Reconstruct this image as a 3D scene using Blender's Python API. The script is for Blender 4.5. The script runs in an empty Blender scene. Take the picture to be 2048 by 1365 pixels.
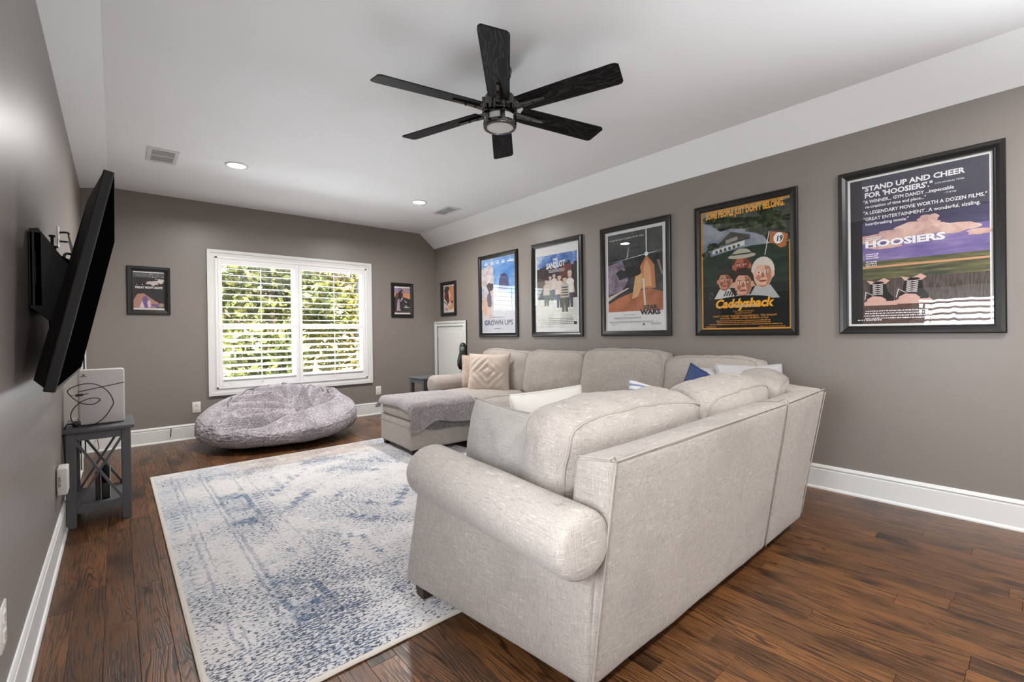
import bpy, bmesh, math, random
import numpy as np
from mathutils import Vector, Matrix, noise as mnoise

random.seed(7)
C = bpy.context.scene.collection
PI = math.pi
scene = bpy.context.scene

# ---------------------------------------------------------------- camera
CAM_H = 1.16
YAW, PITCH, ROLL = math.radians(40.94), math.radians(-0.2635), math.radians(-0.7537)
FPX, CYPX = 914.63, 670.09
def camera():
    cy, sy = math.cos(YAW), math.sin(YAW)
    fwd = Vector((sy*math.cos(PITCH), cy*math.cos(PITCH), math.sin(PITCH)))
    right = Vector((cy, -sy, 0))
    up = right.cross(fwd)
    r2 = math.cos(ROLL)*right + math.sin(ROLL)*up
    u2 = -math.sin(ROLL)*right + math.cos(ROLL)*up
    cam = bpy.data.cameras.new('camera')
    cam.sensor_width = 36.0
    cam.lens = FPX/2048*36.0
    cam.shift_y = (CYPX-682.5)/2048
    cam.clip_start = 0.02
    cam.clip_end = 300
    o = bpy.data.objects.new('camera', cam)
    C.objects.link(o)
    o.matrix_world = Matrix(((r2.x, u2.x, -fwd.x, 0), (r2.y, u2.y, -fwd.y, 0), (r2.z, u2.z, -fwd.z, CAM_H), (0, 0, 0, 1)))
    scene.camera = o
camera()

# ---------------------------------------------------------------- room dimensions
XL, XR, YB, YF = -0.249, 3.855, 6.31, -2.6
ZC = 2.72                      # flat ceiling
ZKR, XCR = 2.505, 3.597        # right knee line, right ceiling edge
ZKL, XCL = 2.673, -0.033       # left knee line, left ceiling edge

# ---------------------------------------------------------------- world, sun, lights, exposure
def world():
    w = bpy.data.worlds.new('sky')
    scene.world = w
    w.use_nodes = True
    nt = w.node_tree
    nt.nodes.clear()
    out = nt.nodes.new('ShaderNodeOutputWorld')
    bg = nt.nodes.new('ShaderNodeBackground')
    sky = nt.nodes.new('ShaderNodeTexSky')
    sky.sky_type = 'NISHITA'
    sky.sun_disc = False
    sky.sun_elevation = math.radians(42)
    sky.sun_rotation = math.radians(200)
    sky.air_density = 1.0
    sky.dust_density = 2.0
    bg.inputs['Strength'].default_value = 0.57
    nt.links.new(sky.outputs[0], bg.inputs['Color'])
    nt.links.new(bg.outputs[0], out.inputs['Surface'])
world()

def lamp(name, kind, loc, power, rot=(0, 0, 0), size=None, size_y=None, color=(1, 1, 1), **kw):
    l = bpy.data.lights.new(name, kind)
    l.energy = power
    l.color = color
    if kind == 'AREA':
        l.shape = 'RECTANGLE' if size_y else 'DISK'
        l.size = size
        if size_y:
            l.size_y = size_y
    for k, v in kw.items():
        setattr(l, k, v)
    o = bpy.data.objects.new(name, l)
    C.objects.link(o)
    o.location = loc
    o.rotation_euler = rot
    return o

lamp('sun', 'SUN', (0, 0, 20), 11.5, (math.radians(50), 0, math.radians(-20)), color=(1.0, 0.93, 0.80), angle=0.01)
# front, left, right: added fill lamps behind the camera; side and back: daylight by windows
DAY = (0.93, 0.98, 1.04)
lamp('fill_lamp_front', 'AREA', (1.0, YF+0.12, 1.20), 32, (math.radians(132), 0, 0), 1.7, 1.1, DAY)
lamp('fill_lamp_left', 'AREA', (XL+0.02, -1.45, 1.40), 46, (math.radians(115), 0, math.radians(-90)), 1.5, 1.4, DAY)
lamp('fill_lamp_right', 'AREA', (XR-0.02, -1.45, 1.40), 165, (math.radians(125), 0, math.radians(90)), 1.5, 1.4, DAY, spread=math.radians(130))
lamp('daylight_side_window', 'AREA', (XL-0.20, 0.62, 1.12), 86, (math.radians(108), 0, math.radians(-90)), 0.9, 0.95, DAY)
lamp('daylight_back_window', 'AREA', (1.80, YB+0.45, 0.75), 178, (math.radians(136), 0, math.radians(180)), 1.7, 0.9, DAY, spread=math.radians(100))
lamp('skylight_back_window', 'AREA', (1.80, YB+0.55, 2.0), 28, (math.radians(58), 0, math.radians(180)), 1.8, 0.9, DAY, spread=math.radians(130))
DOWNLIGHTS = [(0.857, 4.79), (2.735, 4.80), (0.857, -0.62), (2.735, -0.62)]

scene.view_settings.view_transform = 'Standard'
scene.view_settings.look = 'None'
scene.view_settings.gamma = 1.0
scene.view_settings.use_curve_mapping = False
scene.view_settings.exposure = 0.0
scene.cycles.use_denoising = True
scene.cycles.max_bounces = 10
scene.cycles.diffuse_bounces = 6
scene.cycles.transparent_max_bounces = 16
scene.cycles.sample_clamp_indirect = 6.0
scene.cycles.caustics_reflective = False
scene.cycles.caustics_refractive = False

# ---------------------------------------------------------------- materials
def lin(r, g, b):
    f = lambda c: (c/255/12.92) if c/255 <= 0.04045 else ((c/255+0.055)/1.055)**2.4
    return (f(r), f(g), f(b), 1.0)

class G:
    """tiny node-graph writer"""
    def __init__(self, name):
        self.m = bpy.data.materials.new(name)
        self.m.use_nodes = True
        self.t = self.m.node_tree
        self.t.nodes.clear()
        self.out = self.t.nodes.new('ShaderNodeOutputMaterial')
        self._tc = None
    def put(self, sock, v):
        if isinstance(v, bpy.types.NodeSocket):
            self.t.links.new(v, sock)
        else:
            try:
                sock.default_value = v
            except Exception:
                sock.default_value = tuple(v)[:3]
    def tc(self, which='Object'):
        if self._tc is None:
            self._tc = self.t.nodes.new('ShaderNodeTexCoord')
        return self._tc.outputs[which]
    def rnd(self):
        return self.t.nodes.new('ShaderNodeObjectInfo').outputs['Random']
    def math(self, op, a, b=0.0, c=0.0, clamp=False):
        n = self.t.nodes.new('ShaderNodeMath')
        n.operation = op
        n.use_clamp = clamp
        self.put(n.inputs[0], a); self.put(n.inputs[1], b); self.put(n.inputs[2], c)
        return n.outputs[0]
    def vmath(self, op, a, b):
        n = self.t.nodes.new('ShaderNodeVectorMath')
        n.operation = op
        self.put(n.inputs[0], a); self.put(n.inputs[1], b)
        return n.outputs[0]
    def scale(self, v, s):
        return self.vmath('MULTIPLY', v, s)
    def noise(self, vec, scale=5.0, detail=3.0, rough=0.5, dist=0.0):
        n = self.t.nodes.new('ShaderNodeTexNoise')
        self.put(n.inputs['Vector'], vec)
        n.inputs['Scale'].default_value = scale
        n.inputs['Detail'].default_value = detail
        n.inputs['Roughness'].default_value = rough
        n.inputs['Distortion'].default_value = dist
        return n.outputs['Fac']
    def voronoi(self, vec, scale=5.0, out='Distance'):
        n = self.t.nodes.new('ShaderNodeTexVoronoi')
        self.put(n.inputs['Vector'], vec)
        n.inputs['Scale'].default_value = scale
        return n.outputs[out]
    def sep(self, v):
        n = self.t.nodes.new('ShaderNodeSeparateXYZ')
        self.put(n.inputs[0], v)
        return n.outputs
    def comb(self, x, y, z=0.0):
        n = self.t.nodes.new('ShaderNodeCombineXYZ')
        self.put(n.inputs[0], x); self.put(n.inputs[1], y); self.put(n.inputs[2], z)
        return n.outputs[0]
    def step(self, v, a, b):
        n = self.t.nodes.new('ShaderNodeMapRange')
        n.interpolation_type = 'SMOOTHSTEP'
        self.put(n.inputs['Value'], v)
        self.put(n.inputs['From Min'], a)
        self.put(n.inputs['From Max'], b)
        return n.outputs['Result']
    def remap(self, v, a, b, c, d):
        n = self.t.nodes.new('ShaderNodeMapRange')
        self.put(n.inputs['Value'], v)
        for k, q in zip(('From Min', 'From Max', 'To Min', 'To Max'), (a, b, c, d)):
            self.put(n.inputs[k], q)
        return n.outputs['Result']
    def ramp(self, fac, stops):
        n = self.t.nodes.new('ShaderNodeValToRGB')
        self.put(n.inputs[0], fac)
        e = n.color_ramp.elements
        while len(e) < len(stops):
            e.new(0.5)
        for i, (p, c) in enumerate(stops):
            e[i].position = p
            e[i].color = c
        return n.outputs[0]
    def mix(self, fac, a, b, mode='MIX'):
        n = self.t.nodes.new('ShaderNodeMix')
        n.data_type = 'RGBA'
        n.blend_type = mode
        self.put(n.inputs[0], fac); self.put(n.inputs[6], a); self.put(n.inputs[7], b)
        return n.outputs[2]
    def bump(self, h, strength=0.3, dist=0.01, normal=None):
        n = self.t.nodes.new('ShaderNodeBump')
        n.inputs['Strength'].default_value = strength
        n.inputs['Distance'].default_value = dist
        self.put(n.inputs['Height'], h)
        if normal is not None:
            self.put(n.inputs['Normal'], normal)
        return n.outputs[0]
    def bsdf(self, color, rough=0.5, metallic=0.0, normal=None, spec=0.5, sheen=0.0, coat=0.0, emit=None, estr=0.0, trans=0.0):
        n = self.t.nodes.new('ShaderNodeBsdfPrincipled')
        self.put(n.inputs['Base Color'], color)
        self.put(n.inputs['Roughness'], rough)
        self.put(n.inputs['Metallic'], metallic)
        n.inputs['Specular IOR Level'].default_value = spec
        n.inputs['Sheen Weight'].default_value = sheen
        n.inputs['Coat Weight'].default_value = coat
        if normal is not None:
            self.put(n.inputs['Normal'], normal)
        if emit is not None:
            self.put(n.inputs['Emission Color'], emit)
            n.inputs['Emission Strength'].default_value = estr
        self.t.links.new(n.outputs[0], self.out.inputs[0])
        return n

def mat_plain(name, rgb, rough=0.5, metallic=0.0, spec=0.5, var=0.04, nscale=30.0, bump=0.0, coat=0.0):
    g = G(name)
    c = lin(*rgb)
    nz = g.noise(g.tc(), nscale, 3)
    a = tuple(max(0, x*(1-var)) for x in c[:3])+(1,)
    b = tuple(min(1, x*(1+var)) for x in c[:3])+(1,)
    col = g.mix(nz, a, b)
    g.bsdf(col, rough, metallic, g.bump(nz, bump, 0.002) if bump else None, spec, coat=coat)
    return g.m

def mat_wall(name, rgb, rough=0.55):
    g = G(name)
    nz = g.noise(g.tc(), 260, 2, 0.6)
    lo = g.noise(g.tc(), 0.9, 2)
    c = lin(*rgb)
    col = g.mix(lo, tuple(x*0.97 for x in c[:3])+(1,), tuple(x*1.03 for x in c[:3])+(1,))
    g.bsdf(col, rough, 0, g.bump(nz, 0.06, 0.001), 0.4)
    return g.m

def mat_plank():
    g = G('oak_plank')
    r = g.rnd()
    P = g.tc()
    off = g.comb(g.math('MULTIPLY', r, 37.0), g.math('MULTIPLY', r, 91.0), g.math('MULTIPLY', r, 13.0))
    V = g.vmath('ADD', P, off)
    # cathedral growth rings: stretched along the board, warped
    warp = g.noise(g.scale(V, (5.0, 0.75, 1.0)), 1.6, 2.0, 0.5)
    x = g.sep(V)[0]
    rings = g.math('SINE', g.math('ADD', g.math('MULTIPLY', x, 330.0), g.math('MULTIPLY', warp, 105.0)))
    rings = g.math('MULTIPLY', g.step(rings, 0.1, 0.95), g.step(g.noise(g.scale(V, (9.0, 1.6, 1.0)), 1.0, 2.0), 0.38, 0.60))
    pores = g.noise(g.scale(V, (190.0, 6.0, 1.0)), 1.0, 3.0, 0.6)
    pores2 = g.step(pores, 0.50, 0.60)
    blotch = g.noise(g.scale(V, (5.0, 2.2, 1.0)), 1.0, 3.0, 0.55)
    base = g.mix(g.step(r, 0.0, 1.0), lin(92, 60, 35), lin(114, 74, 42))
    base = g.mix(g.step(blotch, 0.50, 0.72), base, lin(40, 26, 17))
    base = g.mix(g.math('MULTIPLY', g.step(blotch, 0.5, 0.22), 0.6), base, lin(132, 88, 50))
    dk = g.math('MAXIMUM', g.math('MULTIPLY', rings, 0.85), g.math('MULTIPLY', pores2, 0.80))
    col = g.mix(dk, base, lin(30, 18, 11))
    h = g.math('SUBTRACT', 1.0, dk)
    rough = g.remap(pores, 0.3, 0.7, 0.27, 0.42)
    g.bsdf(col, rough, 0, g.bump(h, 0.18, 0.002), 0.5)
    return g.m

def mat_fabric(name, light, dark, rough=0.9, streak=0.55):
    g = G(name)
    P = g.tc()
    a = g.noise(g.scale(P, (260, 260, 22)), 1.0, 3, 0.6)
    b = g.noise(g.scale(P, (22, 22, 260)), 1.0, 3, 0.6)
    f = g.noise(P, 300, 3, 0.7)
    lo = g.noise(P, 3.0, 3, 0.5)
    bright = g.math('MAXIMUM', g.step(a, 0.58, 0.76), g.step(b, 0.58, 0.76))
    darkm = g.math('MAXIMUM', g.step(a, 0.45, 0.28), g.step(b, 0.45, 0.28))
    l, d = lin(*light), lin(*dark)
    mid = tuple((x*0.62+y*0.38) for x, y in zip(l, d))
    hi = tuple(min(1, x*1.18) for x in l[:3])+(1,)
    col = g.mix(g.math('MULTIPLY', darkm, streak*0.6), mid, d)
    col = g.mix(g.math('MULTIPLY', bright, streak), col, hi)
    col = g.mix(g.step(f, 0.53, 0.68), col, tuple(x*0.66 for x in mid[:3])+(1,))
    col = g.mix(g.math('MULTIPLY', g.step(lo, 0.5, 0.75), 0.22), col, tuple(x*0.7 for x in d[:3])+(1,))
    h = g.math('ADD', g.math('MULTIPLY', g.math('ADD', a, b), 0.5), g.math('MULTIPLY', lo, 6.0))
    weave = g.bump(g.math('ADD', a, g.math('ADD', b, f)), 0.35, 0.003)
    n2 = g.bump(lo, 0.35, 0.03, weave)
    g.bsdf(col, rough, 0, n2, 0.2, sheen=0.15)
    return g.m

def mat_fur(name, light, dark, tint):
    g = G(name)
    P = g.tc()
    warp = g.noise(P, 9, 2)
    v = g.vmath('ADD', g.scale(P, (60, 60, 130)), g.comb(g.math('MULTIPLY', warp, 9.0), 0.0, g.math('MULTIPLY', warp, 14.0)))
    s = g.noise(v, 1.0, 4, 0.65)
    lo = g.noise(P, 4.5, 3, 0.6)
    col = g.ramp(s, [(0.30, lin(*dark)), (0.48, lin(*tint)), (0.66, lin(*light))])
    col = g.mix(g.math('MULTIPLY', g.step(lo, 0.45, 0.7), 0.4), col, lin(*dark))
    n1 = g.bump(s, 0.7, 0.012)
    g.bsdf(col, 0.85, 0, n1, 0.25, sheen=0.45)
    return g.m

def mat_rug():
    g = G('distressed_rug_pile')
    P = g.tc()
    x, y, z = g.sep(P)
    hx, hy = 1.22, 1.604
    jit = g.noise(P, 26, 2)
    jx = g.math('MULTIPLY', g.math('SUBTRACT', jit, 0.5), 0.035)
    ax = g.math('ADD', g.math('ABSOLUTE', x), jx)
    ay = g.math('ADD', g.math('ABSOLUTE', y), jx)
    d = g.math('MINIMUM', g.math('SUBTRACT', hx, ax), g.math('SUBTRACT', hy, ay))
    dl = g.math('SUBTRACT', hx, ax)
    lo = g.noise(P, 1.5, 3, 0.55)
    lo2 = g.noise(g.vmath('ADD', P, (7.3, 2.1, 0)), 2.2, 3, 0.6)
    mid = g.noise(P, 9, 3, 0.6)
    row = g.noise(g.scale(P, (52, 120, 1)), 1.0, 2, 0.55)
    row2 = g.noise(g.scale(P, (26, 75, 1)), 1.0, 3, 0.6)
    def line(v, c, w):
        return g.step(g.math('ABSOLUTE', g.math('SUBTRACT', v, c)), w, w*0.5)
    def mx(*a):
        r = a[0]
        for q in a[1:]:
            r = g.math('MAXIMUM', r, q)
        return r
    lines = mx(line(d, 0.12, 0.010), line(d, 0.155, 0.006), line(d, 0.30, 0.008), line(d, 0.33, 0.012), line(d, 0.50, 0.006), line(d, 0.585, 0.008))
    # comb-like teeth between border lines
    sy = g.math('PINGPONG', y, 0.028)
    teeth = g.math('MULTIPLY', g.step(sy, 0.015, 0.011), mx(line(d, 0.545, 0.035), line(d, 0.07, 0.03)))
    # square cartouches in the main border
    cy_ = g.math('SUBTRACT', g.math('PINGPONG', g.math('ADD', y, 10.18), 0.30), 0.15)
    cell = g.math('MAXIMUM', g.math('ABSOLUTE', cy_), g.math('MULTIPLY', g.math('ABSOLUTE', g.math('SUBTRACT', dl, 0.41)), 1.3))
    cart = g.math('MULTIPLY', g.step(cell, 0.072, 0.085), g.step(d, 0.32, 0.34))
    cart = g.math('MULTIPLY', cart, g.step(d, 0.51, 0.49))
    # stepped medallion in the field
    stp = g.math('SNAP', y, 0.07)
    m = g.math('ADD', g.math('MULTIPLY', g.math('ABSOLUTE', x), 1.05), g.math('MULTIPLY', g.math('ABSOLUTE', stp), 0.80))
    m = g.math('ADD', m, jx)
    med = mx(line(m, 0.62, 0.07), line(m, 0.95, 0.025), line(m, 0.30, 0.04))
    med = g.math('MULTIPLY', med, g.step(d, 0.58, 0.62))
    # small tree motifs
    tx = g.math('SUBTRACT', g.math('PINGPONG', g.math('ADD', x, 5.05), 0.11), 0.055)
    ty = g.math('SUBTRACT', g.math('PINGPONG', g.math('ADD', y, 5.0), 0.15), 0.075)
    tree = mx(g.math('MULTIPLY', line(tx, 0.0, 0.008), line(ty, 0.0, 0.07)), g.math('MULTIPLY', line(tx, 0.0, 0.035), g.step(g.math('PINGPONG', y, 0.02), 0.012, 0.008)))
    tree = g.math('MULTIPLY', tree, g.math('MULTIPLY', g.step(m, 0.95, 1.0), g.step(d, 0.62, 0.66)))
    worn = g.step(g.math('ADD', g.math('MULTIPLY', lo, 0.7), g.math('MULTIPLY', mid, 0.4)), 0.50, 0.63)
    rowm = g.step(row2, 0.40, 0.58)
    pat = g.math('MULTIPLY', mx(cart, med, g.math('MULTIPLY', tree, 1.0), g.math('MULTIPLY', teeth, 0.8)), g.math('MULTIPLY', worn, g.math('ADD', g.math('MULTIPLY', rowm, 0.7), 0.3)))
    lin_m = g.math('MULTIPLY', lines, g.math('MULTIPLY', g.step(mid, 0.36, 0.55), 0.75))
    # the pile is speckled in loom rows, more densely where the worn field has kept its colour
    near = g.step(y, -0.25, -1.45)
    thr = g.math('SUBTRACT', 0.635, g.math('ADD', g.math('MULTIPLY', g.step(lo2, 0.38, 0.64), 0.105), g.math('MULTIPLY', near, 0.060)))
    fleck = g.step(row, thr, g.math('ADD', thr, 0.045))
    row3 = g.noise(g.vmath('ADD', g.scale(P, (17, 60, 1)), (3.7, 9.1, 0)), 1.0, 4, 0.65)
    lo3 = g.noise(g.vmath('ADD', P, (1.3, 5.1, 0)), 3.1, 3, 0.6)
    dash = g.math('MULTIPLY', g.step(row3, 0.54, 0.64), g.step(lo3, 0.42, 0.62))
    soft = g.math('MULTIPLY', g.step(lo2, 0.42, 0.60), g.step(row2, 0.40, 0.60))
    cream = g.mix(mid, lin(202, 198, 196), lin(222, 218, 215))
    col = g.mix(g.math('MULTIPLY', soft, 0.30), cream, lin(150, 165, 188))
    side = g.math('MULTIPLY', g.step(d, 0.56, 0.40), g.step(lo, 0.42, 0.62))
    col = g.mix(g.math('MULTIPLY', side, g.math('MULTIPLY', rowm, 0.42)), col, lin(134, 164, 186))
    col = g.mix(g.math('MULTIPLY', lin_m, 0.6), col, lin(96, 112, 142))
    col = g.mix(g.math('MULTIPLY', pat, 0.95), col, lin(66, 98, 130))
    tan = g.math('MULTIPLY', g.step(y, 1.06, 1.36), g.step(g.math('ABSOLUTE', g.math('SUBTRACT', x, -0.02)), 0.80, 0.45))
    tan = g.math('MULTIPLY', tan, g.step(mid, 0.28, 0.50))
    col = g.mix(g.math('MULTIPLY', tan, 0.62), col, lin(172, 150, 132))
    col = g.mix(g.math('MULTIPLY', fleck, 0.88), col, lin(50, 56, 78))
    col = g.mix(g.math('MULTIPLY', dash, 0.60), col, lin(92, 108, 134))
    edge = g.step(g.math('MINIMUM', g.math('SUBTRACT', hx, g.math('ABSOLUTE', x)), g.math('SUBTRACT', hy, g.math('ABSOLUTE', y))), 0.016, 0.012)
    col = g.mix(edge, col, lin(212, 204, 194))
    pile = g.noise(P, 300, 2, 0.7)
    h = g.math('ADD', g.math('MULTIPLY', row, 0.6), pile)
    g.bsdf(col, 0.95, 0, g.bump(h, 0.5, 0.004), 0.15, sheen=0.1)
    return g.m

def mat_thin_glass(name, tint=(1, 1, 1), rough=0.0, wav=0.0, ior=1.5):
    g = G(name)
    t = g.t
    tr = t.nodes.new('ShaderNodeBsdfTransparent')
    tr.inputs[0].default_value = (*tint, 1)
    gl = t.nodes.new('ShaderNodeBsdfGlossy')
    gl.inputs['Roughness'].default_value = rough
    fr = t.nodes.new('ShaderNodeFresnel')
    geo = t.nodes.new('ShaderNodeNewGeometry')      # same reflectance seen from either face of the sheet
    t.links.new(g.remap(geo.outputs['Backfacing'], 0.0, 1.0, ior, 1.0/ior), fr.inputs['IOR'])
    if wav:
        n = g.bump(g.noise(g.scale(g.tc(), (9, 1, 1.2)), 1.0, 2), wav, 0.03)
        t.links.new(n, gl.inputs['Normal'])
    mx = t.nodes.new('ShaderNodeMixShader')
    t.links.new(fr.outputs[0], mx.inputs[0])
    t.links.new(tr.outputs[0], mx.inputs[1])
    t.links.new(gl.outputs[0], mx.inputs[2])
    t.links.new(mx.outputs[0], g.out.inputs[0])
    return g.m

def mat_emit(name, rgb, strength):
    g = G(name)
    e = g.t.nodes.new('ShaderNodeEmission')
    e.inputs[0].default_value = lin(*rgb)
    e.inputs[1].default_value = strength
    g.t.links.new(e.outputs[0], g.out.inputs[0])
    return g.m

def mat_leaf(name, a, b, c):
    g = G(name)
    nz = g.noise(g.tc(), 3.0, 3, 0.6)
    nz2 = g.noise(g.tc(), 40.0, 1, 0.6)
    col = g.ramp(g.math('ADD', g.math('MULTIPLY', nz, 0.5), g.math('MULTIPLY', nz2, 0.5)), [(0.36, lin(*a)), (0.5, lin(*b)), (0.62, lin(*c))])
    n = g.bsdf(col, 0.5, 0, None, 0.4)
    n.inputs['Subsurface Weight'].default_value = 0.0
    return g.m

def mat_blade():
    g = G('black_woodgrain')
    P = g.tc()
    w = g.noise(g.scale(P, (2.2, 9, 1)), 1.6, 3, 0.5)
    y = g.sep(P)[1]
    s = g.math('SINE', g.math('ADD', g.math('MULTIPLY', y, 260), g.math('MULTIPLY', w, 42)))
    s = g.step(s, 0.2, 0.9)
    col = g.mix(s, lin(12, 11, 11), lin(40, 38, 37))
    g.bsdf(col, 0.6, 0, g.bump(s, 0.3, 0.002), 0.15)
    return g.m

M = {}
M['wall'] = mat_wall('taupe_wall_paint', (132, 124, 118), 0.38)
M['ceiling'] = mat_wall('ceiling_paint', (245, 246, 246), 0.8)
M['trim'] = mat_plain('white_trim_paint', (222, 222, 219), 0.35, var=0.01)
M['shutter'] = mat_plain('white_shutter_paint', (240, 239, 237), 0.35, var=0.01)
M['plank'] = mat_plank()
M['subfloor'] = mat_plain('dark_joint', (26, 17, 12), 0.9)
M['sofa'] = mat_fabric('oatmeal_linen', (189, 179, 170), (112, 105, 99), streak=0.85)
M['pipe'] = mat_plain('linen_piping', (160, 151, 142), 0.9, bump=0.3, nscale=300)
M['pillow_grey'] = mat_fabric('grey_linen', (188, 182, 175), (126, 120, 114), streak=0.7)
M['fur'] = mat_fur('faux_fur', (208, 206, 214), (84, 78, 83), (152, 142, 146))
M['throw'] = mat_fur('plush_throw', (178, 172, 174), (112, 103, 102), (148, 139, 138))
M['throw_dark'] = mat_fur('plush_throw_underside', (124, 118, 118), (72, 68, 69), (98, 92, 92))
M['rug'] = mat_rug()
M['rugback'] = mat_plain('rug_backing', (200, 192, 182), 0.95)
M['black'] = mat_plain('black_satin', (17, 16, 16), 0.4)
M['black_frame'] = mat_plain('black_frame', (24, 22, 21), 0.32, var=0.15, nscale=12)
M['chrome'] = mat_plain('black_nickel', (92, 90, 88), 0.14, 0.95, var=0.02)
M['blade'] = mat_blade()
M['tv_plastic'] = mat_plain('tv_plastic', (14, 13, 13), 0.6, spec=0.2, bump=0.1, nscale=200)
M['tv_edge'] = mat_plain('tv_edge', (24, 23, 22), 0.5, 0.0, 0.2)
M['tv_screen'] = mat_plain('tv_screen', (6, 6, 7), 0.6, var=0.0, spec=0.0)
M['steel_black'] = mat_plain('black_steel', (14, 14, 15), 0.5, 0.2)
M['grey_paint'] = mat_plain('grey_table_paint', (80, 80, 83), 0.45, var=0.04)
M['white_plastic'] = mat_plain('white_plastic', (226, 222, 216), 0.35, var=0.01)
M['console'] = mat_plain('console_white', (208, 202, 198), 0.45, var=0.01)
M['outlet_slot'] = mat_plain('outlet_slot', (60, 56, 52), 0.6)
M['foot'] = mat_plain('dark_wood_foot', (50, 30, 22), 0.4, var=0.2)
M['glass'] = mat_thin_glass('picture_glass', rough=0.004)
M['glass_wavy'] = mat_thin_glass('warped_acrylic', rough=0.01, wav=0.05)
M['pane'] = mat_thin_glass('window_pane')
M['lamp'] = mat_emit('downlight_lens', (255, 250, 242), 9.0)
M['diffuser'] = mat_plain('frosted_diffuser', (212, 210, 206), 0.35, var=0.01)
M['vent_dark'] = mat_plain('vent_shadow', (120, 120, 118), 0.8)
M['hinge'] = mat_plain('nickel_hinge', (110, 108, 105), 0.3, 0.9)
M['leaf'] = mat_leaf('tree_leaves', (70, 78, 34), (150, 144, 66), (214, 200, 120))
M['leaf2'] = mat_leaf('dark_tree_leaves', (44, 58, 34), (98, 108, 56), (176, 172, 92))
M['bark'] = mat_plain('bark', (150, 134, 112), 0.9, var=0.2, bump=0.5, nscale=12)
M['lawn'] = mat_plain('lawn', (138, 150, 74), 0.95, var=0.3, nscale=0.5)
M['siding'] = mat_plain('house_siding', (228, 214, 178), 0.7)
M['shingle'] = mat_plain('roof_shingle', (150, 138, 128), 0.9, var=0.15)

# ---------------------------------------------------------------- mesh helpers
def mesh_obj(name, verts, faces, m=None, parent=None, smooth=False, loc=None, rot=None):
    me = bpy.data.meshes.new(name)
    me.from_pydata([tuple(v) for v in verts], [], [tuple(f) for f in faces])
    me.update()
    if m is not None:
        me.materials.append(m)
    if smooth:
        me.polygons.foreach_set('use_smooth', [True]*len(me.polygons))
    o = bpy.data.objects.new(name, me)
    C.objects.link(o)
    if parent is not None:
        o.parent = parent
    if loc is not None:
        o.location = loc
    if rot is not None:
        o.rotation_euler = rot
    return o

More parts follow.
